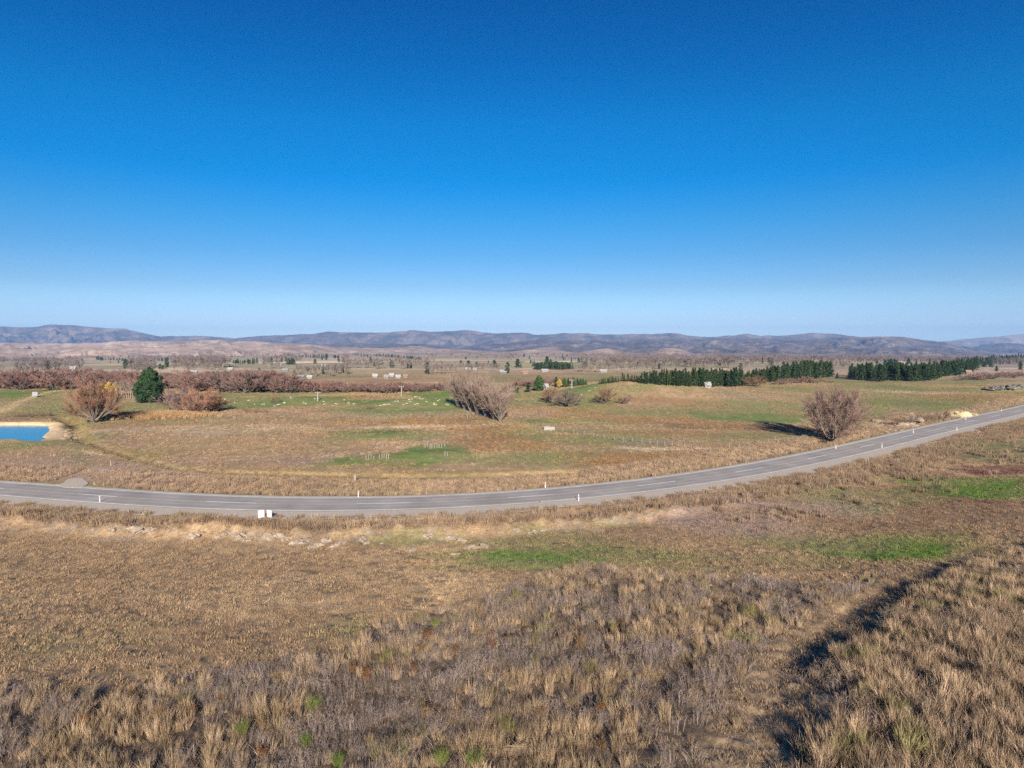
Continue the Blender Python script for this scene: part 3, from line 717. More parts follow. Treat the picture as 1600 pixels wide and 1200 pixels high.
# ------------------------------------------------------------------ tree builders
def tubes_np(paths, k=3):
    """paths: list of (P(n,3), r(n)) -> V, F4"""
    Vs = []; Fs = []; base = 0
    an = np.arange(k) * 2 * np.pi / k
    for P, r in paths:
        P = np.asarray(P, float); n = len(P)
        t = np.empty_like(P); t[1:-1] = P[2:] - P[:-2]; t[0] = P[1] - P[0]; t[-1] = P[-1] - P[-2]
        t /= np.linalg.norm(t, axis=1)[:, None] + 1e-9
        h = np.where(np.abs(t[:, 2:3]) < .9, np.array([[0, 0, 1.]]), np.array([[1., 0, 0]]))
        a = np.cross(t, h); a /= np.linalg.norm(a, axis=1)[:, None] + 1e-9
        b = np.cross(t, a)
        V = P[:, None, :] + (a[:, None, :] * np.cos(an)[None, :, None] + b[:, None, :] * np.sin(an)[None, :, None]) * np.asarray(r)[:, None, None]
        Vs.append(V.reshape(-1, 3))
        i = np.arange(n - 1)[:, None] * k; j = np.arange(k)[None, :]; j2 = (j + 1) % k
        Fs.append((np.stack([i + j, i + j2, i + k + j2, i + k + j], -1).reshape(-1, 4)) + base)
        base += n * k
    return np.concatenate(Vs), np.concatenate(Fs)

def grow(rg, p, d, L, n, up=0.15, wob=.12):
    P = [p]; d = d / np.linalg.norm(d)
    for i in range(n):
        d = d + rg.normal(0, wob, 3) + np.array([0, 0, up]) / n
        d /= np.linalg.norm(d)
        P.append(P[-1] + d * L / n)
    return np.array(P)

def bare_tree(seed, H, nst, spread, trunk_h, nb, ntw, tw_r=.02, lean=(0, 0), narrow=1.0, base_r=.22, up=.35, stem_r=None):
    """leafless multi-stemmed tree. returns (stem paths, twig paths)"""
    rg = np.random.default_rng(seed); stems = []; twigs = []
    starts = []
    if trunk_h > 0:
        P = grow(rg, np.zeros(3), np.array([lean[0] * .4, lean[1] * .4, 1.]), trunk_h, 4, .1, .05)
        stems.append((P, np.linspace(base_r * 1.3, base_r, len(P)))); root = P[-1]
    else: root = np.zeros(3)
    for s in range(nst):
        a = 2 * np.pi * (s + rg.uniform(-.4, .4)) / nst; tilt = spread * math.sqrt(rg.uniform(.03, 1))
        d = np.array([math.sin(tilt) * math.cos(a) * narrow + lean[0], math.sin(tilt) * math.sin(a) * narrow + lean[1], math.cos(tilt)])
        L = (H - trunk_h) * rg.uniform(.72, .95)
        P = grow(rg, root + rg.normal(0, base_r * .7, 3) * np.array([1, 1, 0.2]), d, L, 9, up, .09)
        r0 = (stem_r or base_r * .7) * rg.uniform(.6, 1)
        stems.append((P, np.linspace(r0, .02, len(P))))
        for b in range(nb):
            t = rg.uniform(.18, .98) ** .8; i = min(int(t * 9), 8); q = P[i] + (P[i + 1] - P[i]) * (t * 9 - i)
            dd = P[i + 1] - P[i]; dd = dd / np.linalg.norm(dd) + rg.normal(0, .55, 3) * np.array([1, 1, .6]); dd[2] = max(dd[2], -.1)
            Lb = L * rg.uniform(.18, .38) * (1.15 - .5 * t)
            B = grow(rg, q, dd, Lb, 5, .35, .12)
            stems.append((B, np.linspace(max(r0 * .32 * (1 - t * .5), .03), .012, len(B))))
            for w_ in range(ntw):
                t2 = rg.uniform(.15, 1); j = min(int(t2 * 5), 4); q2 = B[j] + (B[j + 1] - B[j]) * (t2 * 5 - j)
                d2 = B[j + 1] - B[j]; d2 = d2 / np.linalg.norm(d2) + rg.normal(0, .45, 3); d2[2] += .15
                W_ = grow(rg, q2, d2, Lb * rg.uniform(.35, .8), 3, .25, .12)
                twigs.append((W_, np.array([tw_r, tw_r * .9, tw_r * .7, tw_r * .35])))
    return stems, twigs

def tree_meshes(name, st, tw, mb, mt, k1=5):
    V, F = tubes_np(st, k1); a = mesh_np(name + '_trunk', V, [F], [mb], smooth=True)
    V, F = tubes_np(tw, 3); b = mesh_np(name + '_crown', V, [F], [mt])
    return a, b

def leaf_cloud(rg, cen, size, outward=None, flat_=.5):
    """one bent leaf clump (two triangles) per centre"""
    n = len(cen); d1 = rg.normal(0, 1, (n, 3)); d1 /= np.linalg.norm(d1, axis=1)[:, None]
    d2 = rg.normal(0, 1, (n, 3))
    if outward is not None:
        d1 = d1 - outward * (np.sum(d1 * outward, 1)[:, None]) * flat_; d2 = d2 - outward * (np.sum(d2 * outward, 1)[:, None]) * flat_
    d1 /= np.linalg.norm(d1, axis=1)[:, None] + 1e-9
    d2 = np.cross(np.cross(d1, d2), d1); d2 /= np.linalg.norm(d2, axis=1)[:, None] + 1e-9
    s = size * rg.uniform(.6, 1.3, n)[:, None]
    V = np.stack([cen - d1 * s, cen + d2 * s * .55, cen + d1 * s, cen - d2 * s * .55], 1).reshape(-1, 3)
    i = np.arange(n) * 4
    return V, np.stack([i, i + 1, i + 2, i + 3], -1)

def pine_proto(name, seed, H, wid, m, dense=1.0, leaf=.30, far=False, ex=.95):
    rg = np.random.default_rng(seed)
    P = grow(rg, np.zeros(3), np.array([0, 0, 1.]), H * .97, 8, .05, .012)
    V, F = tubes_np([(P, np.linspace(.018 * H + .04, .03, 9))], 6)
    cen = []; out = []
    nl = int((26 if not far else 14) * dense)
    for i in range(nl):
        t = (i + rg.uniform(-.3, .3)) / nl; t = min(max(t, 0), 1); z = H * (.07 + .93 * t)
        w_ = wid * (1 - t) ** ex * (.6 + .45 * min(1, t * 6 + .45)) + .12
        for b in range(7):
            a = rg.uniform(0, 2 * np.pi); L = w_ * rg.uniform(.55, 1.18)
            for q in range(5 if not far else 3):
                f = (q + .6) / (5 if not far else 3)
                cen.append((math.cos(a) * L * f, math.sin(a) * L * f, z + L * f * .25 - f * f * L * .22 + rg.normal(0, .08))); out.append((math.cos(a) * .4, math.sin(a) * .4, .82))
    for q in range(6): cen.append((rg.normal(0, .05), rg.normal(0, .05), H * (1 - .012 * q))); out.append((.9, 0, .1))
    LV, LF = leaf_cloud(rg, np.array(cen), leaf, np.array(out), .6)
    return mesh_np(name + '_trunk', V, [F], [M['bark']]), mesh_np(name + '_crown', LV, [LF], [m])

def round_proto(name, seed, H, wid, m, nl=30, n=5000, leaf=.28, low=.08, trunk_m=None, conic=.3):
    """evergreen or leafy crown: lumps with gaps between"""
    rg = np.random.default_rng(seed); cen = []; out = []; st = [(np.array([[0, 0, 0], [0, 0, H * .4], [0.05, 0, H * .8]]), np.array([.03 * H, .022 * H, .03]))]
    for i in range(nl):
        t = (i + .5) / nl; z = H * (low + (.94 - low) * t); a = i * 2.4 + rg.uniform(-.5, .5)
        w_ = wid * (math.sin(math.pi * min(1, (t * .86 + .14))) ** .6 * (1 - conic * t))
        rad = w_ * (rg.uniform(.35, .72) if nl < 100 else rg.uniform(.3, 1.0)) * (0 if t > .97 else 1); c = np.array([math.cos(a) * rad, math.sin(a) * rad, z])
        lr = (max(.085 * H, w_ * .40) if nl < 100 else w_ * .26) * rg.uniform(.6, 1.5)
        st.append((np.array([[0, 0, z * .7], c * .6 + np.array([0, 0, z * .32]), c]), np.array([.08, .06, .03])))
        k = n // nl; d = rg.normal(0, 1, (k, 3)); d /= np.linalg.norm(d, axis=1)[:, None]
        rr_ = lr * (.55 + .5 * rg.random(k) ** .5)[:, None]
        q = c + d * rr_ * np.array([1, 1, .8]); keep = q[:, 2] > H * .02
        cen.append(q[keep]); out.append(d[keep])
    V, F = tubes_np(st, 5)
    LV, LF = leaf_cloud(rg, np.concatenate(cen), leaf, np.concatenate(out), .75)
    return mesh_np(name + '_trunk', V, [F], [trunk_m or M['bark']]), mesh_np(name + '_crown', LV, [LF], [m])

def merge_single(name, a, b):
    """one mesh with two materials for trees a few pixels high"""
    Vs = []; Fs = []; mi = []; off = 0
    for k, me_ in enumerate((a, b)):
        nV = len(me_.vertices); co = np.empty(nV * 3, np.float32); me_.vertices.foreach_get('co', co); Vs.append(co.reshape(-1, 3))
        nl = len(me_.loops); li = np.empty(nl, np.int32); me_.loops.foreach_get('vertex_index', li); Fs.append(li.reshape(-1, 4) + off); mi.append(np.full(nl // 4, k)); off += nV
    return mesh_np(name, np.concatenate(Vs), [np.concatenate(Fs)], [a.materials[0], b.materials[0]], [np.concatenate(mi)])

# every prototype: (trunk mesh, crown mesh, height)
PR = {}
def add_bare(key, H, mt, mb='bark', **k):
    st, tw = bare_tree(H=H, **k); a, b = tree_meshes(key, st, tw, M[mb], M[mt])
    top = float(np.percentile([p[:, 2].max() for p, r in tw], 98.5)); PR[key] = (a, b, top)
for i in range(5):
    add_bare('belt%d' % i, 7.0, 'twig_red', seed=100 + i, nst=15, spread=1.15, trunk_h=0, nb=9, ntw=11, tw_r=.045, base_r=.25)
for i in range(3):
    add_bare('bush%d' % i, 4.0, 'twig_brown', seed=130 + i, nst=12, spread=1.1, trunk_h=0, nb=6, ntw=7, tw_r=.02, base_r=.12)
for i in range(3):
    add_bare('redbush%d' % i, 4.0, 'twig_red', seed=140 + i, nst=14, spread=1.1, trunk_h=0, nb=7, ntw=7, tw_r=.028, base_r=.12)
for i in range(4):
    add_bare('far_bare%d' % i, 16.0, 'twig_purple', seed=150 + i, nst=6, spread=.55, trunk_h=2.5, nb=7, ntw=8, tw_r=.09, base_r=.3)
for i in range(3):
    add_bare('poplar%d' % i, 18.0, 'twig_purple', 'pale_bark', seed=160 + i, nst=5, spread=.16, trunk_h=3, nb=12, ntw=7, tw_r=.07, base_r=.3, up=.6)
for i in range(2):
    add_bare('poplar_near%d' % i, 10.0, 'twig_tan', 'pale_bark', seed=170 + i, nst=4, spread=.12, trunk_h=3, nb=10, ntw=6, tw_r=.02, base_r=.17, up=.6)
add_bare('willow_orange', 10.5, 'twig_orange', seed=201, nst=28, spread=1.15, trunk_h=.6, nb=15, ntw=17, tw_r=.024, base_r=.34)
for i in range(3): add_bare('row_willow%d' % i, 12.0, 'twig_tan', seed=220 + i, nst=20, spread=.62, trunk_h=.3, nb=15, ntw=15, tw_r=.026, base_r=.3, up=.3, lean=(-.12, 0))
add_bare('willow_upright', 11.8, 'twig_tan', 'pale_bark', seed=212, nst=14, spread=.65, trunk_h=.8, nb=14, ntw=18, tw_r=.022, base_r=.4, lean=(.04, 0))
add_bare('willow_rose', 10.4, 'twig_rose', 'pale_bark', seed=203, nst=30, spread=1.05, trunk_h=.2, nb=14, ntw=17, tw_r=.022, base_r=.26)
add_bare('willow_round', 8.0, 'twig_rose', 'bark', seed=204, nst=16, spread=1.1, trunk_h=.3, nb=12, ntw=14, tw_r=.022, base_r=.3)
add_bare('willow_brown', 8.0, 'twig_brown', 'bark', seed=205, nst=16, spread=1.0, trunk_h=.3, nb=12, ntw=14, tw_r=.022, base_r=.3)
add_bare('clump_red', 8.0, 'twig_orange', 'pale_bark', seed=206, nst=34, spread=1.4, trunk_h=0, nb=13, ntw=16, tw_r=.03, base_r=.35)
for i in range(6): PR['pine%d' % i] = (*pine_proto('pine', 300 + i, 10, 1.6 + .3 * (i % 3), M['needles'], leaf=.34, ex=(.95, .62, .8, .55, 1.05, .7)[i]), 10)
for i in range(2): PR['round_far%d' % i] = (*round_proto('far_conifer', 320 + i, 14, 4.5, M['needles_far'], nl=12, n=700, leaf=1.0), 14)
for i in range(3): PR['cone_far%d' % i] = (*pine_proto('far_pine', 330 + i, 14, 3.2, M['needles_far'], leaf=.8, far=True), 14)
PR['macro'] = (*round_proto('macrocarpa', 340, 12.6, 4.9, M['needles_dark'], nl=110, n=17000, leaf=.27, low=.07, conic=.42), 12.6)
PR['greenround'] = (*round_proto('green_round', 341, 9, 4.2, M['green_leaves'], nl=26, n=4200, leaf=.32), 9)
PR['greencone'] = (*pine_proto('green_cone', 342, 8, 2.3, M['needles_dark'], leaf=.34), 8)
PR['yellow'] = (*round_proto('yellow_tree', 343, 6, 2.3, M['yellow_leaves'], nl=16, n=1800, leaf=.26, low=.2), 6)
PR['bushgreen'] = (*round_proto('green_bush', 344, 3, 1.8, M['green_leaves'], nl=14, n=900, leaf=.2), 3)
SINGLE = {}
def single(key):
    if key not in SINGLE: SINGLE[key] = merge_single(key, PR[key][0], PR[key][1])
    return SINGLE[key]

def plant(key, name, u, vbase, vtop, label, cat, group=None, rz=None, wide=1.0, one=False, xyz=None):
    """a tree standing on the ground at a place, as tall as seen"""
    x, y, z = xyz or hit(u, vbase)
    a, dy, dz = ray(u, vtop)
    H = abs((dz / dy) * y + CAMZ - z) if vtop is not None else 5
    s = max(H, .6) / PR[key][2]
    rz = rnd.uniform(0, 6.28) if rz is None else rz
    if one:
        o = link(name, single(key)); o.location = (x, y, z - .05); o.rotation_euler = (0, 0, rz)
    else:
        o = empty(name, (x, y, z - .05), rz)
        link('trunk', PR[key][0], o); link('crown', PR[key][1], o)
    o.scale = (s * wide, s * wide, s)
    return tag(o, label, cat, group)

# ---- the trees that stand out
plant('willow_orange', 'willow_tree', 147, 661, 597, 'bare orange-brown willow beside the pond, its crown wide and round', 'tree', wide=.88)
plant('macro', 'conifer_tree', 235, 629, 570, 'tall dark green conifer standing alone behind the orange willow', 'tree', wide=1.12)
LW = ((781, 659, 606, 'nearest and lowest willow at the right end of the big tan willow row'), (770, 655, 598, 'second willow from the near right end of the big tan willow row'), (758, 651, 592, 'third willow from the near right end of the big tan willow row'),
      (746, 647, 587, 'tall willow in the middle of the big tan willow row'), (735, 643, 584, 'tall willow third from the far left end of the big tan willow row'), (725, 640, 582, 'tallest willow, second from the far left end of the big tan willow row'), (716, 636, 583, 'last willow at the far left end of the big tan willow row'))
for k, (u, v, t, tx) in enumerate(LW):
    plant('row_willow%d' % (k % 3), 'willow_tree', u, v, t, tx, 'tree', 'willows of the big tan row on the plain', wide=.74 if k else .85)
plant('willow_upright', 'willow_tree', 793, 623, 596, 'pale bare willow standing behind the right side of the big willow row', 'tree', rz=.3, wide=.95)
plant('willow_rose', 'willow_tree', 1302, 691, 606, 'bare rose-grey willow with many fanning stems close beside the road', 'tree', wide=.88, rz=1.0)
plant('clump_red', 'willow_tree', 318, 644, 609, 'low domed bare willow with a rusty top right of the dark conifer', 'tree', wide=1.15)
plant('belt1', 'willow_tree', 276, 641, 606, 'grey stemmed bare willow between the dark conifer and the rusty domed willow', 'tree', wide=1.2)
plant('belt3', 'willow_tree', 294, 642, 607, 'dull brown bare willow joined to the left side of the rusty domed willow', 'tree', wide=1.1)
plant('willow_brown', 'willow_tree', 862, 629, 604, 'pale brown bare willow left of the rounder red one, in front of the green knoll', 'tree', wide=1.15)
plant('willow_round', 'willow_tree', 889, 636, 609, 'round reddish bare willow with a low spreading crown in front of the green knoll', 'tree', wide=1.35)
plant('willow_brown', 'willow_tree', 946, 631, 605, 'brown bare willow standing by itself on the slope of the green knoll', 'tree', wide=1.15, rz=2)
plant('redbush1', 'willow_shrub', 974, 631, 616, 'small bare shrub with a pale stump right of the brown willow on the knoll', 'shrub', wide=1.1)
plant('bush0', 'shrub', 428, 631, 615, 'brown bare bush alone on the green sheep field left of the power pole', 'shrub', wide=1.0)
for u, v, t, g in ((385, 645, 636, 0), (400, 645, 635, 1), (414, 645, 638, 2)):
    plant('bush%d' % g, 'shrub', u, v, t, 'low mauve brown scrub bush below the green sheep field', 'shrub', 'low scrub bushes below the sheep field', wide=1.3)
plant('bush2', 'shrub', 577, 640, 631, 'rusty low bush at the left foot of the bright green mound', 'shrub', wide=1.6)
plant('bush1', 'shrub', 57, 616, 605, 'small brown tree standing right behind the little pale hut', 'tree')
for i, u in enumerate((160, 172, 180)):
    plant('yellow', 'poplar_tree', u + rnd.uniform(-1, 1), 620, 596 + rnd.uniform(0, 4), 'golden leaved tree behind the orange willow', 'tree', 'golden trees behind the orange willow', wide=.9)
for i, u in enumerate((184, 187.5, 191, 194, 198, 201, 204, 208, 212)):
    plant('poplar_near%d' % (i % 2), 'poplar_tree', u, 622, 593 + rnd.uniform(-2, 3), 'slim pale bare poplar in the row left of the dark conifer', 'tree', 'bare poplars left of the dark conifer', wide=1.1)
plant('greenround', 'tree', 842, 611, 586, 'rounded green tree beside the small white house behind the leaning willow', 'tree')
plant('greencone', 'conifer_tree', 825, 613, 597, 'short dark conifer touching the left side of the rounded green tree', 'tree', wide=1.4)
plant('greencone', 'conifer_tree', 807, 614, 597, 'short dark conifer right behind the pale upright willow', 'tree', wide=1.2)
plant('greencone', 'conifer_tree', 869, 604, 588, 'dark conifer on the left of the yellow tree', 'tree', wide=1.3)
plant('yellow', 'tree', 874, 606, 592, 'yellow autumn tree between dark conifers beside the white house', 'tree', wide=1.1)
for i, (u, t) in enumerate(((882, 590), (888, 590), (896, 589), (902, 590), (907, 591), (911, 591), (915, 593))):
    plant('greencone' if i % 2 else 'greenround', 'conifer_tree', u, 605 - i * .6, t, 'dark green tree in the short row right of the yellow tree', 'tree', 'short row of evergreens beside the yellow tree', wide=.9)
plant('greencone', 'conifer_tree', 1308, 592, 582, 'small dark conifer alone in the gap between two pine plantations', 'tree', wide=1.3)
plant('greencone', 'conifer_tree', 1557, 580, 571, 'small dark conifer alone below the far right pines', 'tree', wide=1.5)
plant('greencone', 'conifer_tree', 1594, 578, 568, 'small green conifer at the right edge below the far pines', 'tree', wide=1.5)
plant('willow_brown', 'shrub', 1180, 604, 587, 'wide bare brown bush in the notch between two pine plantations', 'shrub', wide=1.6)
plant('bush1', 'shrub', 1077, 603, 594, 'bare tan bush in front of the left pine plantation', 'shrub', wide=1.3)

def row(n, pts, keyf, name, label, cat, group, depth=0, wide=1.0, one=False, jt=1.5):
    """trees along a line: pts = (u, base v, top v)"""
    P = np.array(pts, float)
    for i in range(n):
        u = P[0, 0] + (P[-1, 0] - P[0, 0]) * (i + .5 + rnd.uniform(-.35, .35)) / n
        k = rnd.random() * depth
        vb = np.interp(u, P[:, 0], P[:, 1]) - k; vt = np.interp(u, P[:, 0], P[:, 2]) + rnd.uniform(-jt, jt * 1.3) - k * .25
        if vb - vt < 3: vt = vb - 3
        lb = ('leftmost ' if i == 0 else 'rightmost ') + label if n > 7 and i in (0, n - 1) and len(label.split()) < 16 else label
        plant(keyf(i), name, u, vb, vt, lb, cat, group, one=one, wide=wide * (rnd.uniform(.66, 1.28) if name == 'pine_tree' else rnd.uniform(.85, 1.15)))
pk = lambda i: 'pine%d' % rnd.randrange(6)
row(12, [(936, 601, 592), (968, 597, 586)], pk, 'pine_tree', 'small pine in the sparse row above the green knoll', 'tree', 'sparse pines above the green knoll', 1, 1.1)
row(64, [(972, 597, 585), (1000, 600, 584), (1040, 603, 578), (1100, 605, 577), (1160, 604.5, 576)], pk, 'pine_tree', 'dark green pine in the long plantation with the white shed in front', 'tree', 'pines of the plantation behind the white shed', 3, 1.25, jt=3)
row(66, [(1163, 602, 582), (1200, 599, 575), (1240, 596, 568), (1270, 593, 565), (1299, 590, 566)], pk, 'pine_tree', 'dark green pine in the middle plantation that rises to the right', 'tree', 'pines of the middle plantation', 4, 1.28, jt=3.2)
row(96, [(1327, 592, 571), (1360, 596, 569), (1400, 597, 569), (1450, 596, 567), (1490, 589, 564), (1528, 580, 562)], pk, 'pine_tree', 'dark green pine in the right plantation beyond the dirt track', 'tree', 'pines of the right plantation', 5, 1.28, jt=3.2)
row(44, [(1490, 575, 561), (1530, 573, 557), (1600, 567, 553)], pk, 'pine_tree', 'dark green pine on the rising ground at the far right', 'tree', 'pines on the far right rise', 4, 1.1, jt=1.5)
# willow belt
bk = lambda i: 'belt%d' % rnd.randrange(5)
row(52, [(-20, 609, 580), (60, 610, 582), (120, 611, 579), (225, 612, 585)], bk, 'willow_tree', 'bare reddish willow in the belt beyond the pond, left of the dark conifer', 'tree', 'bare willows of the belt left of the conifer', 9, 1.3, jt=3)
row(66, [(262, 612, 587), (330, 613, 584), (380, 614, 579), (440, 614, 584), (475, 614, 594), (530, 614, 597)], bk, 'willow_tree', 'bare reddish willow in the belt behind the sheep field, right of the conifer', 'tree', 'bare willows of the belt right of the conifer', 9, 1.3, jt=2.5)
row(60, [(520, 614, 597), (560, 614, 599), (610, 615, 598), (660, 613, 599), (712, 609, 598)], bk, 'willow_tree', 'bare reddish willow in the low belt behind the bright green mound', 'tree', 'bare willows of the belt behind the mound', 4, 1.25, jt=2)
row(34, [(60, 598, 581), (200, 594, 580), (300, 597, 582), (420, 596, 579)], bk, 'willow_tree', 'bare willow scattered beyond the main belt on the left', 'tree', 'bare willows beyond the belt', 8, 1.3, jt=2)
row(14, [(790, 612, 596), (830, 606, 592), (900, 600, 588)], bk, 'willow_tree', 'bare reddish willow behind the white house and rounded green tree', 'tree', 'bare willows behind the white house', 5, 1.2, jt=2)
rb = lambda i: 'redbush%d' % rnd.randrange(3)
row(12, [(1205, 602, 595), (1235, 600, 591), (1262, 599, 588), (1300, 599, 593)], rb, 'willow_shrub', 'low red bare bush at the foot of the middle pine plantation', 'shrub', 'red bushes under the middle plantation', 2, 1.4)
row(26, [(1490, 597, 590), (1520, 595, 584), (1560, 593, 582), (1605, 590, 580)], rb, 'willow_shrub', 'low reddish scrub bush below the far right pines', 'shrub', 'reddish scrub below the far right pines', 5, 1.5)
row(9, [(22, 652, 645), (50, 652, 643), (85, 650, 643)], lambda i: 'bush%d' % (i % 3), 'shrub', 'low dark brown bush on the bank behind the pond', 'shrub', 'dark bushes behind the pond', 2, 1.6)
row(5, [(190, 655, 645), (245, 650, 641)], lambda i: 'bush%d' % (i % 3), 'shrub', 'dark brown bush among the orange reeds right of the orange willow', 'shrub', 'dark bushes among the orange reeds', 3, 1.5)
row(7, [(1395, 668, 655), (1480, 656, 640)], lambda i: 'bush%d' % (i % 3), 'shrub', 'dry grey brown shrub by the eroded clay gully beyond the road', 'shrub', 'dry shrubs by the clay gully', 4, 1.6)

# far valley trees, a few pixels each
fk = lambda i: rnd.choice(['far_bare0', 'far_bare1', 'far_bare2', 'far_bare3', 'poplar0'])
pp = lambda i: 'poplar%d' % rnd.randrange(3)
ck = lambda i: rnd.choice(['round_far0', 'round_far1', 'cone_far0', 'cone_far1'])
row(34, [(270, 572, 556), (360, 574, 557)], fk, 'bare_tree', 'grey bare tree in the far line above the left belt', 'tree', 'far bare trees on the left', 3, 1.0, True)
row(30, [(460, 588, 572), (520, 589, 569), (545, 588, 566)], fk, 'bare_tree', 'tall grey bare tree in the far clump beyond the belt', 'tree', 'far bare trees beyond the belt', 6, .8, True)
row(52, [(545, 580, 562), (600, 577, 560), (665, 577, 562)], fk, 'bare_tree', 'purple grey bare tree in the far wood under the long dark plantation', 'tree', 'far bare wood under the long dark plantation', 10, 1.0, True)
row(40, [(668, 586, 567), (780, 580, 568)], fk, 'bare_tree', 'grey bare tree in the far fields right of the far wood', 'tree', 'far bare trees in the centre', 6, 1.0, True)
row(30, [(895, 583, 570), (960, 584, 567), (1040, 583, 570)], fk, 'bare_tree', 'grey bare tree in the far line right of the dark conifer block', 'tree', 'far bare trees right of the conifer block', 8, 1.0, True)
row(90, [(960, 572, 560), (1100, 576, 560), (1250, 575, 560), (1330, 580, 565)], fk, 'bare_tree', 'purple bare tree in the far wood beyond the pine plantations', 'tree', 'far bare wood beyond the plantations', 11, 1.1, True)
row(18, [(1420, 562, 555), (1500, 562, 556)], fk, 'bare_tree', 'small bare tree on the terrace above the right plantation', 'tree', 'far bare trees above the right plantation', 3, 1.1, True)
row(24, [(0, 592, 581), (60, 588, 578), (220, 585, 578)], fk, 'bare_tree', 'grey bare tree on the far fields at the left', 'tree', 'far bare trees at the left', 8, 1.2, True)
def crow(n, pts, label, group, d=1.0, wide=1.3): row(n, pts, ck, 'conifer_tree', label, 'tree', group, d, wide, True, jt=.8)
crow(12, [(137, 561, 556), (162, 564, 558)], 'far dark conifer in the group above the golden trees', 'far conifers above the golden trees')
crow(7, [(164, 563, 558), (193, 564, 559)], 'far dark conifer in the second group left of the tall conifer', 'far conifers left of the tall conifer')
crow(3, [(89, 558, 554), (98, 559, 555)], 'far dark conifer above the white farm building', 'far conifers above the white building')
crow(6, [(241, 564, 559), (263, 565, 559)], 'far dark conifer just above the tall dark conifer', 'far conifers above the tall conifer')
crow(11, [(363, 569, 561), (385, 569, 562), (404, 569, 558)], 'far dark conifer in the shelter belt on the left', 'far left shelter belt')
crow(10, [(477, 559, 554), (511, 561, 553)], 'far dark conifer in the clump at the foot of the tan hills', 'far conifers at the foot of the tan hills')
crow(4, [(520, 560, 555), (531, 560, 555)], 'far dark conifer just left of the long dark plantation', 'far conifers left of the long plantation')
crow(3, [(450, 570, 560), (461, 570, 560)], 'far dark conifer beside the pale field on the left', 'far conifers beside the pale field')
crow(46, [(550, 556, 552.5), (600, 558, 553), (660, 564, 558)], 'far dark pine in the long strip plantation on the tan slope', 'long dark strip plantation', 1.5, 1.2)
crow(30, [(835, 578, 567), (860, 578, 564), (895, 578, 567)], 'far dark conifer in the dense block left of the far bare trees', 'dense far conifer block', 2, 1.1)
crow(12, [(872, 561, 558), (913, 562, 559)], 'far dark conifer in the thin line before the tan knolls', 'thin far conifer line')
crow(14, [(944, 562, 558.5), (982, 563, 558)], 'far dark conifer in the line right of the tan knoll', 'far conifer line right of the knoll')
crow(5, [(959, 567, 560), (968, 567, 560)], 'far dark conifer in the narrow clump under the line right of the knoll', 'narrow far conifer clump')
for u, b, t, tx in ((793, 583, 565, 'tall far conifer by the grey roofed building above the pale willow'), (668, 584, 566, 'tall dark far conifer right of the far bare wood'), (405, 584, 574, 'far grey green tree above the red belt'), (460, 585, 577, 'dark far tree left of the tall grey bare clump'),
    (505, 585, 573, 'dark far tree inside the tall grey bare clump'), (525, 581, 570, 'dark far conifer at the left of two by the grey bare clump'), (536, 581, 570, 'dark far conifer at the right of two by the grey bare clump'), (580, 568, 560, 'dark far tree in front of the long strip plantation'),
    (1308, 591, 582, None), (50, 562, 553, 'dark rounded tree alone on the far left terrace'), (1157, 580, 566, 'tall far conifer peeping over the left pine plantation'), (1030, 577, 567, 'dark far tree left of the pines in the hazy wood'), (996, 570, 565, 'dark far bush tree in the hazy wood')):
    if tx: plant('round_far%d' % rnd.randrange(2), 'conifer_tree', u, b, t, tx, 'tree', one=True, wide=.9)
for u in (720, 732, 745, 763, 774, 640, 612, 655, 1060, 1090, 1120, 1205, 1225, 870, 915, 1010):
    plant('round_far%d' % rnd.randrange(2), 'conifer_tree', u, rnd.uniform(566, 577), rnd.uniform(561, 564) + 1, 'small dark tree scattered among the far fields', 'tree', 'small dark trees among the far fields', one=True, wide=1.3)
row(34, [(10, 557, 554.6), (60, 559, 556), (130, 561, 557.5)], lambda i: 'round_far%d' % (i % 2), 'hedge_tree', 'tiny clipped tree in the dotted row on the far left terrace', 'tree', 'dotted tree row on the left terrace', 0, .8, True, jt=.2)
# blue-green conifers beside the pale cliff at the right
for i in range(5): plant('round_far%d' % (i % 2), 'conifer_tree', 1383 + i * 4.5, 572, 560 + abs(i - 2) * .9, 'bluish conifer beside the pale cliff behind the right plantation', 'tree', 'bluish conifers beside the pale cliff', one=True, wide=1.2)

# ------------------------------------------------------------------ scattered grass (instanced, uncountable)
def tuft_mesh(name, seed, n, h, spread, wd, lean=.35, bits=2, side=0):
    rg = np.random.default_rng(seed); V = []; F3 = []; F4 = []
    for i in range(n):
        a = rg.uniform(0, 6.283); r = spread * math.sqrt(rg.random()); x, y = r * math.cos(a), r * math.sin(a)
        hh = h * rg.uniform(.5, 1.1); ln = lean * hh * rg.uniform(.2, 1.3); b = a + rg.normal(0, .8)
        ex, ey = math.cos(b) * ln, math.sin(b) * ln; f = rg.uniform(0, 3.14); wx, wy = math.cos(f) * wd / 2, math.sin(f) * wd / 2
        k = len(V)
        V += [(x - wx, y - wy, -.03), (x + wx, y + wy, -.03), (x + ex * .35 + wx * .8, y + ey * .35 + wy * .8, hh * .55), (x + ex * .35 - wx * .8, y + ey * .35 - wy * .8, hh * .55), (x + ex, y + ey, hh)]
        F4.append((k, k + 1, k + 2, k + 3)); F3.append((k + 3, k + 2, k + 4))
        for q in range(side):
            t = rg.uniform(.4, .95); c_ = rg.uniform(0, 6.283); l_ = hh * rg.uniform(.12, .28); k = len(V)
            px_, py_, pz_ = x + ex * t, y + ey * t, hh * t
            V += [(px_, py_, pz_ - wd * .4), (px_, py_, pz_ + wd * .4), (px_ + math.cos(c_) * l_, py_ + math.sin(c_) * l_, pz_ + l_ * .9)]
            F3.append((k, k + 1, k + 2))
    return mesh_np(name, V, [F3, F4], [M['blade']])

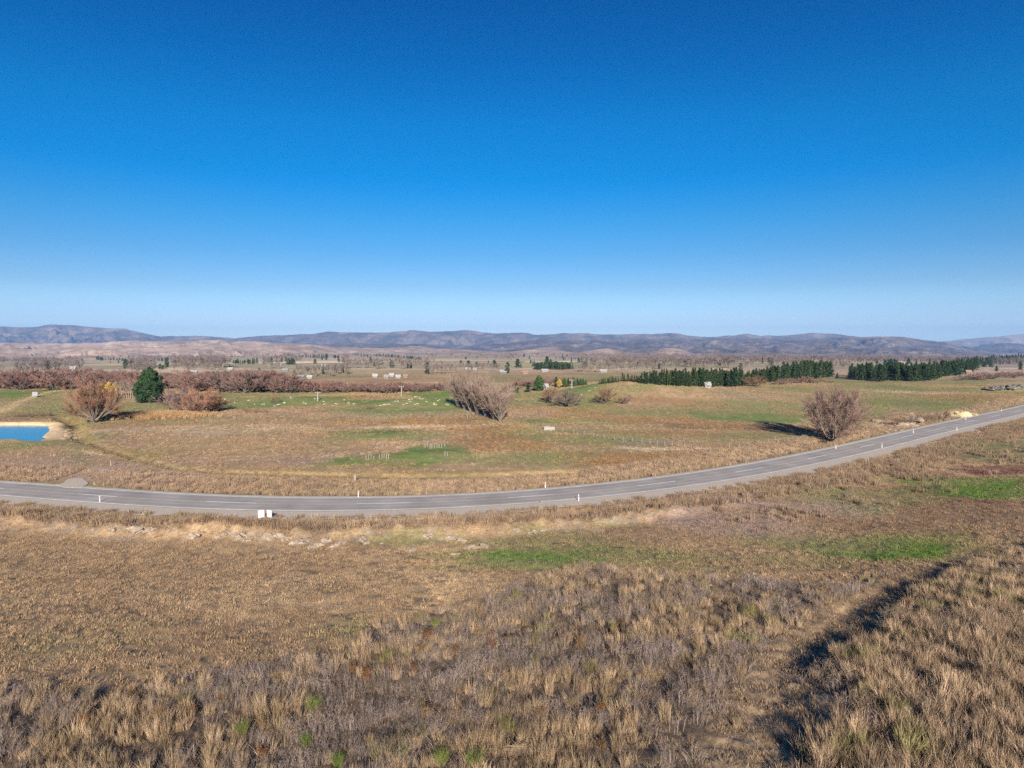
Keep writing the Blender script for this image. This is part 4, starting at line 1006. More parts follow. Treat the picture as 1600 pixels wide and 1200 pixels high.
def proto_col(name, meshes):
    c = bpy.data.collections.new(name)
    for i, me_ in enumerate(meshes):
        o = bpy.data.objects.new('%s_%02d' % (name, i), me_); c.objects.link(o)
    return c

def scatter(name, pts, tint, scl, idx_, coll, tilt=.12):
    n = len(pts)
    me_ = bpy.data.meshes.new(name); me_.vertices.add(n)
    z = terr(pts[:, 0], pts[:, 1])
    me_.vertices.foreach_set('co', np.concatenate([pts, z[:, None]], 1).astype(np.float32).ravel())
    rot = np.stack([rng.normal(0, tilt, n), rng.normal(0, tilt, n), rng.uniform(0, 6.283, n)], -1)
    for nm, ty, key, arr in (('tint', 'FLOAT_VECTOR', 'vector', tint), ('rot', 'FLOAT_VECTOR', 'vector', rot), ('scl', 'FLOAT_VECTOR', 'vector', scl), ('pick', 'INT', 'value', idx_)):
        a_ = me_.attributes.new(nm, ty, 'POINT'); a_.data.foreach_set(key, np.ascontiguousarray(arr, np.int32 if ty == 'INT' else np.float32).ravel())
    me_.materials.append(M['blade'])
    o = link(name, me_)
    g = bpy.data.node_groups.new(name, 'GeometryNodeTree')
    g.interface.new_socket('Geometry', in_out='INPUT', socket_type='NodeSocketGeometry')
    g.interface.new_socket('Geometry', in_out='OUTPUT', socket_type='NodeSocketGeometry')
    N = g.nodes; l = g.links
    gi = N.new('NodeGroupInput'); go = N.new('NodeGroupOutput'); ip = N.new('GeometryNodeInstanceOnPoints'); ci = N.new('GeometryNodeCollectionInfo')
    ci.inputs['Collection'].default_value = coll; ci.inputs['Separate Children'].default_value = True; ci.inputs['Reset Children'].default_value = True
    def na(nm, ty):
        q = N.new('GeometryNodeInputNamedAttribute'); q.data_type = ty; q.inputs['Name'].default_value = nm; return q.outputs[0]
    l.new(gi.outputs[0], ip.inputs['Points']); l.new(ci.outputs[0], ip.inputs['Instance'])
    ip.inputs['Pick Instance'].default_value = True
    l.new(na('pick', 'INT'), ip.inputs['Instance Index'])
    e2r = N.new('FunctionNodeEulerToRotation'); l.new(na('rot', 'FLOAT_VECTOR'), e2r.inputs[0]); l.new(e2r.outputs[0], ip.inputs['Rotation'])
    l.new(na('scl', 'FLOAT_VECTOR'), ip.inputs['Scale'])
    l.new(ip.outputs[0], go.inputs[0])
    md = o.modifiers.new('scatter', 'NODES'); md.node_group = g
    return tag(o, kind='stuff')

def wedge(n, y0, y1, half=.80, x0=None, x1=None):
    """random points spread evenly over the seen ground between two distances"""
    y = np.sqrt(rng.uniform(y0 * y0, y1 * y1, n)); x = rng.uniform(-half, half, n) * y
    return np.stack([x, y], -1)

# prototypes: 0-3 dry tan tuft, 4-6 grey dead stalks, 7-8 leafy rust weed
FG = proto_col('weed', [tuft_mesh('tuft%d' % i, 500 + i, 85, (.50, .62, .42, .70)[i], (.20, .26, .30, .18)[i], .010, (.42, .5, .8, .35)[i]) for i in range(4)] +
               [tuft_mesh('stalk%d' % i, 510 + i, (22, 16, 26)[i], (.62, .80, .5)[i], .28, .011, (.25, .2, .6)[i], side=4) for i in range(3)] +
               [tuft_mesh('dock%d' % i, 520 + i, 16, .55, .12, .03, .3, side=9) for i in range(2)])
LOW = proto_col('turf', [tuft_mesh('turf%d' % i, 530 + i, 34, .11, .24, .014, 1.1) for i in range(4)])
VRG = proto_col('verge', [tuft_mesh('verge%d' % i, 540 + i, 46, .58, .30, .022, .40) for i in range(4)])
FAR = proto_col('tussock', [tuft_mesh('tussock%d' % i, 550 + i, 22, .34, .36, .05, .5) for i in range(4)])

def uniform_area(x0, x1, y0, y1, dens): 
    n = int((x1 - x0) * (y1 - y0) * dens); return np.stack([rng.uniform(x0, x1, n), rng.uniform(y0, y1, n)], -1)
def inview(p, m=.82): return p[(p[:, 0] > -m * p[:, 1] - 16) & (p[:, 0] < m * p[:, 1] + 26)]

# foreground weeds
p = inview(uniform_area(-58, 76, 9, 62, 8.0))
x, y = p[:, 0], p[:, 1]
wd = in_weeds(x, y)
bank = sst(-.1, .7, x - bank_x(y) + (fbm(x, y, 3.5, 3, 17) - .5) * 3.2) * (1 - .45 * sst(46, 56, y)) * (1 - sst(56, 66, y))
trk = sst(-.5, .5, x - track_x(y) + (fbm(x, y, 1.6, 3, 71) - .5) * 2) * (1 - bank) * (y < 60)
dens = np.maximum(wd * (1 - trk) * (.25 + 1.0 * sst(.38, .56, fbm(x, y, 1.7, 3, 35))), bank * 1.1)
keep = rng.random(len(p)) < dens * np.where(y > 38, .62, .9)
p = p[keep]; x, y = p[:, 0], p[:, 1]; bank = bank[keep]; n = len(p)
g1 = fbm(x, y, 3.5, 3, 36); g2 = fbm(x, y, 1.3, 2, 38); q = rng.random(n)
leftdark = sst(6, -14, x - (y - 20) * .4) * 0
kind = np.where(g1 + (q - .5) * .5 + bank * .25 > .47, 0, 1)          # 0 tan tuft, 1 grey stalks
kind = np.where((fbm(x, y, 1.8, 2, 39) > .80) & (q < .45) & (bank < .5), 2, kind)
pick = np.where(kind == 0, rng.integers(0, 4, n), np.where(kind == 1, rng.integers(4, 7, n), rng.integers(7, 9, n)))
tint = np.where((kind == 0)[:, None], C(.365, .26, .165), np.where((kind == 1)[:, None], C(.255, .20, .175), C(.20, .12, .065)))
tint = mixc(tint, C(.38, .275, .165), sst(.5, .7, g2) * (kind == 0) * .7)
tint = mixc(tint, C(.37, .26, .175), bank * .45)
tint = mixc(tint, C(.16, .17, .05), ((fbm(x, y, 2.2, 2, 44) > .72) & (kind == 0)) * .6)
tint = tint * rng.uniform(.58, 1.18, n)[:, None] * (1 + .12 * bank)[:, None]
sc_ = rng.uniform(.45, 1.25, n) * (1 + bank * .15) * np.where(kind == 2, .9, 1)
scatter('dead_weeds', p, tint, np.stack([sc_, sc_, sc_ * rng.uniform(.8, 1.2, n)], -1), pick, FG)

# flattened stems lying between the weeds
LIT = proto_col('litter', [tuft_mesh('litter%d' % i, 560 + i, 60, .07, .28, .012, 5.5) for i in range(3)])
p2 = inview(uniform_area(-58, 76, 9, 62, 4.0)); x2, y2 = p2[:, 0], p2[:, 1]
k2 = rng.random(len(p2)) < np.maximum(in_weeds(x2, y2), sst(-.1, .7, x2 - bank_x(y2)) * (y2 < 58)) * .95; p2 = p2[k2]; n2 = len(p2)
t2 = np.where((rng.random(n2) < .5)[:, None], C(.30, .215, .135), C(.22, .175, .15)) * rng.uniform(.5, 1.15, n2)[:, None]; s2 = rng.uniform(.6, 1.4, n2)
scatter('straw_litter', p2, t2, np.stack([s2, s2, s2], -1), rng.integers(0, 3, n2), LIT, .1)

# short dry field turf
p = inview(uniform_area(-95, 122, 22, 118, 7.0), .80)
x, y = p[:, 0], p[:, 1]; nn = -road_d(x, y)
keep = (nn > 9) & (rng.random(len(p)) > in_weeds(x, y) * .8 * (y < 60) * (1 - .55 * sst(-.5, .5, x - track_x(y)) * (x < bank_x(y)))) & (rng.random(len(p)) < np.clip(1.35 - y / 140, .3, 1) * sst(.12, .42, fbm(x, y, 1.7, 3, 46)))
p = p[keep]; n = len(p); t = cover(p[:, 0], p[:, 1]) * rng.uniform(.80, 1.18, n)[:, None]
s_ = rng.uniform(.6, 1.4, n)
scatter('dry_turf', p, t, np.stack([s_ * 1.2, s_ * 1.2, s_], -1), rng.integers(0, 4, n), LOW, .2)

# tall verge grass along both sides of the road
def along(n, d0, d1, x0=-95, x1=180):
    xs = rng.uniform(x0, x1, n); s = road_s(xs); L = np.sqrt(1 + s * s); d = rng.uniform(d0, d1, n)
    return np.stack([xs - s / L * d, road_y(xs) + d / L], -1), d
pa, da = along(15000, 5.2, 13.5); pb, db = along(17000, -16, -6.6)
pc, dc = along(9000, -30, -14)
p = np.concatenate([pa, pb, pc]); d = np.concatenate([da, db, dc]); x, y = p[:, 0], p[:, 1]
f = fbm(x, y, 4, 3, 48)
den = np.where(d > 0, .25 + .95 * sst(.38, .6, f) * (.6 + .4 * sst(-30, 0, x)), .22 + sst(.36, .6, f))
den = np.where((d < 0) & (x < 12), den * (.45 + .55 * sst(-9, -12, d)), den)
den = np.where(d < -16, (sst(.50, .62, f)) * (x > 25) * (1 - sst(-22, -30, d)), den)
V_ = np.array([hit(u, v_)[:2] for u, v_ in ((88, 756), (138, 750))])
tn = (x > V_[0, 0] - 2) & (x < V_[1, 0] + 3) & (d > 0) & (d < 13)
keep = (rng.random(len(p)) < den) & ~tn & (np.abs(p[:, 0]) < .83 * p[:, 1] + 3)
p = p[keep]; d = d[keep]; n = len(p)
t = mixc(cover(p[:, 0], p[:, 1]), np.where((rng.random(n) < .45)[:, None], C(.27, .195, .16), C(.37, .265, .175)), np.full(n, .6)) * rng.uniform(.66, 1.02, n)[:, None] * np.where(d > 0, 1.12, .95)[:, None]
s_ = rng.uniform(.7, 1.35, n) * np.where(d < 0, 1.15, .95)
scatter('verge_grass', p, t, np.stack([s_, s_, s_ * rng.uniform(.8, 1.2, n)], -1), rng.integers(0, 4, n), VRG)

# tussock and rush on the plain beyond the road
p = wedge(270000, 92, 330, .84); x, y = p[:, 0], p[:, 1]; nn = road_d(x, y)
cv = cover(x, y); rusty = np.clip((cv[:, 0] / (cv[:, 1] + .01) - 1.62) / .35, 0, 1); green = np.clip((1.15 - cv[:, 0] / (cv[:, 1] + .01)) / .25, 0, 1)
f = fbm(x, y, 9, 4, 49)
keep = (nn > 8) & (pond_sd(x, y) > 4) & (rng.random(len(p)) < (.20 + .45 * sst(.4, .62, f) + .7 * rusty * sst(.36, .55, f)) * (1 - .95 * green))
p = p[keep]; cv = cv[keep]; rusty = rusty[keep]; n = len(p)
t = cv * (1 + .25 * rusty[:, None] * np.array([[1, .3, -.3]])) * rng.uniform(.68, .96, n)[:, None]
s_ = rng.uniform(.45, .95, n) * (1 + 1.5 * rusty)
scatter('plain_tussock', p, t, np.stack([s_, s_, s_], -1), rng.integers(0, 4, n), FAR)

# the far wood and hedges: thousands of bare trees that read as one mass
def far_pts(n, r0, r1, seed):
    y = np.exp(rng.uniform(np.log(r0), np.log(r1), n)); x = rng.uniform(-.82, .84, n) * y
    gx = x + (fbm(x, y, 300, 2, 5) - .5) * 160; gy = y + (fbm(x, y, 260, 2, 6) - .5) * 160
    hd = np.minimum(np.abs(((gx / 210) % 1) - .5), np.abs(((gy / 170) % 1) - .5))
    right = sst(-.02, .25, x / y)
    wood = sst(.51, .58, fbm(x, y, 150, 3, seed)) * (.75 + .4 * right) + right * .30 * (y > 700) * sst(.4, .6, fbm(x, y, 60, 3, seed + 4)) * 1.5
    wood = wood * (1 - (x / y > .44) * (y < 1000))
    u_ = 800 + FOC * x / y          # keep the single trees of the shelter belts clear
    clear = np.zeros(len(x), bool)
    for a_, b_, r_ in ((815, 908, 1900), (350, 412, 1500), (130, 200, 1800), (470, 535, 1700), (545, 665, 2300), (240, 268, 1600), (740, 800, 900), (440, 500, 700), (575, 640, 650)): clear |= (u_ > a_) & (u_ < b_) & (y < r_)
    wood = np.where(clear, 0, wood * (1 - .35 * (x < 0)))
    hd = np.where(clear | ((x / y > .44) & (y < 1000)), 0, hd)
    return np.stack([x, y], -1), np.clip((hd > .478) * (_hash(np.floor(gx / 70), np.floor(gy / 60), 9) > .3) * .9 + wood, 0, 1)
FW = bpy.data.collections.new('far_wood_trees')
for k_ in ('far_bare0', 'far_bare1', 'far_bare2', 'far_bare3', 'poplar1'): FW.objects.link(bpy.data.objects.new(k_, single(k_)))
p, dn = far_pts(22000, 430, 2300, 301); keep = rng.random(len(p)) < dn * .58; p = p[keep]; n = len(p)
s_ = rng.uniform(.34, .74, n) * (.8 + .35 * sst(700, 1500, p[:, 1]))
scatter('far_bare_wood', p, np.ones((n, 3)), np.stack([s_ * 1.2, s_ * 1.2, s_], -1), rng.integers(0, 5, n), FW, .02)
FC = bpy.data.collections.new('far_evergreen_trees')
for k_ in ('round_far0', 'round_far1', 'cone_far0', 'cone_far1'): FC.objects.link(bpy.data.objects.new(k_, single(k_)))
p, dn = far_pts(2600, 520, 2500, 401); keep = rng.random(len(p)) < np.clip(sst(.62, .68, fbm(p[:, 0], p[:, 1], 90, 3, 411)) + dn * .10, 0, 1) * .5; p = p[keep]; n = len(p)
s_ = rng.uniform(.25, .62, n)
scatter('far_evergreen_wood', p, np.ones((n, 3)), np.stack([s_ * 1.2, s_ * 1.2, s_], -1), rng.integers(0, 4, n), FC, .02)
print('far wood', n)

# reeds beside the orange willow
Xr, Yr_, _ = hit(238, 650)
p = np.stack([Xr + rng.normal(0, 6.5, 1500), Yr_ + rng.normal(0, 3.2, 1500)], -1)
t = np.repeat(C(.40, .25, .13)[None], 1500, 0) * rng.uniform(.75, 1.2, 1500)[:, None]
s_ = rng.uniform(1.0, 1.9, 1500)
scatter('orange_reeds', p, t, np.stack([s_, s_, s_ * 1.2], -1), rng.integers(0, 4, 1500), VRG)

# ------------------------------------------------------------------ near plants that stand alone
def place_at(u, v): return hit(u, v)
def near_plant(name, u, v, mesh_, col, s, label, cat, group=None):
    x, y, z = place_at(u, v); o = link(name, mesh_); o.location = (x, y, z); o.scale = (s, s, s); o.rotation_euler = (0, 0, rnd.uniform(0, 6)); return tag(o, label, cat, group)
def mat_mesh(me_, m): 
    me_.materials.clear(); me_.materials.append(m); return me_
M['broom'] = two_tone('broom_green', (.11, .15, .035), (.17, .19, .05), 2)
M['dock'] = two_tone('dock_rust', (.17, .080, .035), (.115, .058, .03), 3)
bro = [mat_mesh(tuft_mesh('broom_bush', 600 + i, 150, .75, .22, .014, .45, side=3), M['broom']) for i in range(2)]
dok = [mat_mesh(tuft_mesh('dock_plant', 610 + i, 26, .62, .16, .03, .3, side=12), M['dock']) for i in range(3)]
for k, (u, v, s, tx) in enumerate(((490, 1112, .95, 'bright green broom bush standing above the other two near the bottom edge'), (378, 1150, .8, 'dull green broom bush left of the tall green one'), (478, 1165, .7, 'small green broom tuft below the tall green one'),
        (690, 1196, .85, 'bright green bush at the bottom edge left of the straw heap'), (742, 1200, .95, 'yellow green bush at the bottom edge touching the straw heap'), (528, 1198, .7, 'small lime green tuft at the very bottom edge'), (680, 980, .7, 'thin green weed at the upper edge of the grey weeds'))):
    near_plant('broom_bush', u, v, bro[k % 2], None, s, tx, 'bush')
for k, (u, v) in enumerate(((550, 1050), (572, 1062), (612, 1052), (648, 1048), (130, 1135), (250, 1130), (410, 1185), (668, 1000), (660, 1020), (712, 1022), (940, 1118), (842, 1122), (1420, 950), (1405, 990), (300, 1120), (345, 1100), (770, 1015))):
    near_plant('dock_plant', u, v, dok[k % 3], None, rnd.uniform(.7, 1.0), 'rust brown dock plant standing among the grey weeds', 'plant', 'rust brown dock plants among the weeds')
# straw heap
x, y, z = hit(812, 1178)
rg = np.random.default_rng(5); V = []; F = []
for i in range(420):
    a = rg.uniform(0, 6.283); r = abs(rg.normal(0, .42)); cx, cy = r * math.cos(a) * 1.5, r * math.sin(a); hz = .38 * math.exp(-(r / .5) ** 2) * rg.uniform(.5, 1.1)
    b = rg.normal(.1, .6); L_ = rg.uniform(.2, .6); dx, dy, dz = math.cos(b) * L_, math.sin(b) * L_, rg.normal(0, .06); k = len(V)
    V += [(cx - dx, cy - dy, hz - dz), (cx + dx, cy + dy, hz + dz), (cx + dx, cy + dy + .02, hz + dz + .012), (cx - dx, cy - dy + .02, hz - dz + .012)]; F.append((k, k + 1, k + 2, k + 3))
o = link('straw_heap', mesh_np('straw_heap', V, [F], [M['straw']])); o.location = (x, y, z + .02); o.scale = (.75, .75, .75)
tag(o, 'flattened heap of bleached straw at the bottom edge of the weeds', 'straw heap')

# ------------------------------------------------------------------ clay clods, stones
def rock_mesh(name, seed, m, sub=3, rough=.35, flatz=.6):
    bm = bmesh.new(); bmesh.ops.create_icosphere(bm, subdivisions=sub, radius=1)
    for v in bm.verts:
        p_ = v.co.copy(); a_ = np.array([p_.x * 2 + p_.z + seed * 3.1]); b_ = np.array([p_.y * 2 - p_.z * 1.3 + seed])
        k = 1 + rough * (float(fbm(a_, b_, 1.0, 4, seed)[0]) - .5) * 2
        v.co = Vector((p_.x * k, p_.y * k, p_.z * k * flatz))
    me_ = bpy.data.meshes.new(name); bm.to_mesh(me_); bm.free(); me_.materials.append(m); return me_
cl = [rock_mesh('clay_clod', s, M['clay'], 4, .75, .5) for s in (1, 2, 3, 4)]
g_ = 'pale clay lumps along the near side of the road'
for k, (u, v, wpx) in enumerate(((218, 827, 16), (234, 829, 14), (306, 836, 15), (298, 838, 9), (343, 838, 8), (375, 837, 16), (388, 843, 12), (352, 834, 7), (428, 838, 16), (448, 842, 12), (462, 850, 16), (480, 846, 16), (492, 855, 14), (510, 846, 12), (523, 853, 12), (535, 848, 9), (567, 843, 12), (573, 850, 9), (595, 850, 6),
        (640, 860, 12), (706, 841, 12), (724, 845, 10), (733, 857, 14), (756, 855, 14), (712, 866, 8), (806, 828, 9), (830, 832, 12), (850, 828, 8), (175, 826, 10), (668, 838, 12), (690, 842, 9))):
    x, y, z = hit(u, v); o = link('clay_clod', cl[k % 4]); s = wpx * y / FOC * .72
    o.location = (x, y, z - .04); o.scale = (s * 1.15, s * .8, s * .95); o.rotation_euler = (rnd.uniform(-.2, .2), rnd.uniform(-.2, .2), rnd.uniform(0, 6.28))
    tag(o, 'crumbling pale clay lump on the grassy bund between the road and the field', 'clay lump', g_)
cy_ = rock_mesh('clay_cutting', 9, M['clay_yellow'], 4, .5, .55)
x, y, z = hit(1506, 652); o = link('clay_cutting', cy_); o.location = (x, y + 1.5, z); o.scale = (2.6, 2.0, 3.0); tag(o, 'bright yellow clay cutting right beside the road on the right', 'clay bank')
x, y, z = hit(1517, 649); o = link('clay_cutting', cy_); o.location = (x, y, z); o.scale = (1.7, 1.2, 1.5); o.rotation_euler = (0, 0, 2); tag(o, 'small yellow clay shoulder on the right end of the bright clay cutting', 'clay bank')
for u, v, s, tx in ((1415, 664, 1.7, 'long pale clay face in the eroded gully beyond the road'), (1398, 673, 1.4, 'low pale clay face at the left foot of the eroded gully'), (1424, 655, 1.6, 'pale clay face highest in the eroded gully'), (1380, 660, 1.5, 'pale clay hump at the left top of the eroded gully')):
    x, y, z = hit(u, v); o = link('clay_bank', cl[0]); o.location = (x, y, z - .2); o.scale = (s * 1.6, s, s * .9); o.rotation_euler = (0, 0, rnd.uniform(0, 6)); tag(o, tx, 'clay bank')
def heap_mesh(seed, n=90):
    rg = np.random.default_rng(seed); bm = bmesh.new(); prot = [rock_mesh('s', 60 + k, M['rubble'], 1, .5, .7) for k in range(3)]
    from mathutils import Matrix
    for i in range(n):
        a = rg.uniform(0, 6.283); r = math.sqrt(rg.random()); h = .5 * (1 - r) ** .8 + rg.uniform(-.05, .05); k0 = len(bm.verts); bm.from_mesh(prot[i % 3]); bm.verts.ensure_lookup_table(); q = rg.uniform(.07, .2)
        Mx = Matrix.Translation((r * math.cos(a), r * math.sin(a), h)) @ Matrix.Rotation(rg.uniform(0, 6), 4, 'Z') @ Matrix.Diagonal((q * 1.3, q, q, 1))
        for v in bm.verts[k0:]: v.co = Mx @ v.co
    me_ = bpy.data.meshes.new('rubble_heap'); bm.to_mesh(me_); bm.free(); me_.materials.append(M['rubble'])
    return me_
rb_ = [heap_mesh(s) for s in (31, 32, 33)]
for k, (u, v, s, tx) in enumerate(((1556, 607, 5.0, 'dark grey rubble heap at the left end of the heaps on the right edge'), (1574, 606, 5.2, 'grey rubble heap in the middle of the heaps on the right edge'), (1592, 605, 5.6, 'pale rubble heap at the right edge of the picture'), (1612, 604, 6, 'rubble heap just past the right edge heaps'))[:3]):
    x, y, z = hit(u, v); o = link('rubble_heap', rb_[k]); o.location = (x, y, z - .3); o.scale = (s * .9, s * .7, s * .55); tag(o, tx, 'rubble')
x, y, z = hit(1398, 571); o = link('cliff', rock_mesh('cliff', 41, M['rubble'], 4, .6, .5)); o.location = (x, y + 8, z); o.scale = (11 * y / 500, 9, 7 * y / 500); tag(o, 'pale bare cliff rising behind the right pine plantation', 'cliff')
st_ = [rock_mesh('stone', s, M['clay'], 2, .3, .6) for s in (51, 52)]
for k, (u, v, s) in enumerate(((332, 1069, .16), (348, 1067, .10), (368, 1068, .14), (420, 1073, .12), (340, 1105, .18), (352, 1112, .12), (1098, 917, .14), (1110, 916, .10), (655, 1150, .10))):
    x, y, z = hit(u, v); o = link('stone', st_[k % 2]); o.location = (x, y, z + .03); o.scale = (s * 1.3, s, s)
    tag(o, 'pale stone lying on bare soil among the weeds', 'stone', 'pale stones among the weeds')

# ------------------------------------------------------------------ posts, poles, sign, fences
def marker(u, v, label, h=1.0):
    x, y, z = hit(u, v); o = empty('marker_post', (x, y, z - .05))
    me1, me2, me3 = MP
    link('post', me1, o); link('reflector', me2, o); link('red_band', me3, o); o.scale = (.85, .85, h * .9); o.rotation_euler = (0, 0, -math.atan(float(road_s(x))) * -1)
    return tag(o, label, 'marker post', 'white marker posts along the road')
b1 = MB().box((0, 0, .5), (.10, .08, 1.02)); b1.add([(-.06, -.05, 1.01), (.06, -.05, 1.01), (.06, .05, 1.01), (-.06, .05, 1.01), (-.02, 0, 1.06), (.02, 0, 1.06)], [(0, 1, 5, 4), (3, 4, 5, 2), (0, 4, 3), (1, 2, 5)])
MP = (b1.mesh('post', M['white_paint']), MB().box((0, -.056, .86), (.07, .012, .10)).mesh('reflector', M['red_paint']), MB().box((0, 0, .74), (.106, .086, .07)).mesh('red_band', M['red_paint']))
for u, v, tx in ((560, 777, 'white marker post on the far verge above the widest gravel'), (852, 763, 'white marker post on the far verge left of the rusty scrub'), (1306, 702, 'white marker post on the far verge below the rose-grey willow'), (1427, 677, 'white marker post on the far verge below the clay gully'),
                 (1509, 656.5, 'white marker post on the far verge beside the yellow clay cutting'), (1565, 643, 'white marker post farthest along the road on the right'), (904, 783, 'white marker post on the near gravel shoulder at the bend'), (156, 785, 'white marker post on the near side of the road at the left'),
                 (1378, 700, 'white marker post on the near side nearly hidden in grass'), (1495, 673, 'white marker post on the near side where the road climbs')):
    marker(u, v, tx)

def post_thing(name, u, v, w_, h, m, label, cat='post', group=None):
    x, y, z = hit(u, v); mb = MB().box((0, 0, h / 2 - .1), (w_, w_ * .9, h), rnd.uniform(0, 1)); o = mb.build(name, m, loc=(x, y, z)); return tag(o, label, cat, group)
post_thing('strainer_post', 555, 755, .34, 1.5, M['wood'], 'thick weathered post beyond the road above the marker post')
post_thing('fence_post', 1048, 727, .18, 1.2, M['wood'], 'short grey post in dry grass beyond the road right of the rusty scrub')
post_thing('fence_post', 201, 806, .14, .9, M['wood'], 'short wooden peg on the near verge left of the white sign')
post_thing('fence_post', 846, 786, .3, .5, M['wood'], 'dark low stub on the near gravel edge left of the bend marker')
post_thing('fence_post', 173, 728, .16, 1.1, M['wood'], 'lone pale post in mauve grass above the gravel turnout')
post_thing('fence_post', 730, 655, .16, 2.0, M['wood'], 'slender pale post in the shadow of the leaning willow')

# the double white board seen from behind
x, y, z = hit(414, 817)
sg = empty('roadside_sign', (x, y, z))
wp = MB().box((0, 0, 1.05), (.16, .14, 2.5)); wp.build('post', M['wood_brown'], sg)
for sx, rz_ in ((-1, .55), (1, -.55)):
    cx = sx * .56; mb = MB().box((cx, .02 + .26, 1.38), (.98, .05, 1.12), rz_); mb.build('board', M['sheet_white'], sg)
    fr = MB()
    for zz in (1.05, 1.7): fr.box((cx, .02 + .22, zz), (.96, .05, .07), rz_)
    fr.box((cx + sx * .30, .2 + .20, .55), (.09, .09, 1.1), rz_)
    fr.build('brace', M['sheet_white'], sg)
sg.scale = (.82, .82, .76)
tag(sg, 'blank backs of a white two-panel roadside sign on a brown post near the gravel', 'sign')

def pole(u, v, vt, label):
    x, y, z = hit(u, v); a, dy, dz = ray(u, vt); H = CAMZ + dz / dy * y - z
    o = empty('power_pole', (x, y, z - .2), rnd.uniform(-.3, .3))
    MB().tube([(0, 0, 0), (0, 0, H * .5), (0, 0, H)], [.22, .19, .15], 8).build('pole', M['concrete'], o)
    MB().box((0, 0, H - .35), (1.8, .12, .14)).build('crossarm', M['wood'], o)
    for k in (-.8, 0, .8): MB().tube([(k, 0, H - .28), (k, 0, H - .05)], [.06, .04], 6).build('insulator', M['white_paint'], o)
    return tag(o, label, 'power pole', 'pale power poles across the plain')
pole(496.5, 627, 611, 'pale power pole on the green sheep field, right of the brown bush')
pole(627.5, 617.5, 602, 'pale power pole just behind the bright green mound')
pole(893.5, 607, 592, 'pale power pole on the green knoll beside the evergreen row')
pole(1540, 586, 576, 'small pale pole in the reddish scrub at the far right')
pole(311, 612, 590, 'pale power pole standing inside the red willow belt')

def fence(pts, n, h, label, wires=3, w_=.13, m='wood'):
    P = [hit(u, v) for u, v in pts]; X = np.array(P)
    t = np.linspace(0, 1, n); kk = np.linspace(0, 1, len(P))
    xs = np.interp(t, kk, X[:, 0]); ys = np.interp(t, kk, X[:, 1]); zs = terr(xs, ys)
    o = empty('wire_fence', (xs[0], ys[0], zs[0]))
    for i in range(n):
        MB().box((xs[i] - xs[0], ys[i] - ys[0], zs[i] - zs[0] + h / 2 - .1), (w_, w_, h * rnd.uniform(.9, 1.12)), rnd.uniform(0, 1)).build('post', M[m], o)
    for k in range(wires):
        mb = MB(); hh = h * (.35 + .25 * k)
        mb.tube([(xs[i] - xs[0], ys[i] - ys[0] - w_ / 2 - .006, zs[i] - zs[0] + hh) for i in range(n)], .008, 3); mb.build('wire', M['wire'], o)
    return tag(o, label, 'fence')
fence([(848, 668), (905, 679), (960, 688), (1010, 693), (1050, 698), (1085, 703), (1110, 706)], 22, 1.15, 'wire fence on pale posts running from the trough towards the road', w_=.10)
fence([(190, 652), (235, 647), (290, 643), (345, 641)], 13, 1.3, 'wire fence in front of the orange reeds and rusty domed willow', w_=.14)
fence([(1140, 700), (1200, 694), (1262, 690)], 9, 1.2, 'short wire fence left of the rose-grey willow', w_=.12)

# tree guards
TG = MB().box((0, 0, .55), (.22, .22, 1.15)).mesh('planting_guard', M['white_paint']); TG.materials.clear(); TG.materials.append(simple('pale_stake', (.27, .255, .22), .8, .15, 4))
def guards(us, v, label, group, dark=False):
    for u in us:
        x, y, z = hit(u, v + rnd.uniform(-1.2, 1.2)); o = link('tree_guard', TG); o.location = (x, y, z); o.rotation_euler = (rnd.uniform(-.05, .05), rnd.uniform(-.05, .05), rnd.uniform(0, 1)); o.scale = (.45, .45, rnd.uniform(.5, .85)); tag(o, label, 'tree guard', group)
guards([572, 576, 580, 584, 593, 597, 600, 604, 607], 717, 'pale tree guard in the lower row on the green patch', 'tree guards in the lower row')
guards([664, 668, 672, 675, 679, 683, 686, 690, 695], 699, 'pale tree guard in the upper row on the green patch', 'tree guards in the upper row')
guards([695, 699], 712, 'pale tree guard at the right end below the upper row', 'tree guards at the right end')

# water trough
x, y, z = hit(858, 672)
tr_ = empty('water_trough', (x, y, z), .05)
mb = MB()
for (c_, d_) in (((0, -.55, .4), (2.6, .12, .8)), ((0, .55, .4), (2.6, .12, .8)), ((-1.24, 0, .4), (.12, .98, .8)), ((1.24, 0, .4), (.12, .98, .8)), ((0, 0, .06), (2.36, .98, .12))): mb.box(c_, d_)
mb.build('basin', M['concrete'], tr_)
MB().box((0, 0, .6), (2.36, .98, .02)).build('water', M['glass'], tr_)
MB().box((.8, 0, .83), (.7, 1.24, .06)).build('cover', M['concrete'], tr_)
tag(tr_, 'pale concrete water trough at the end of the wire fence on the plain', 'trough')

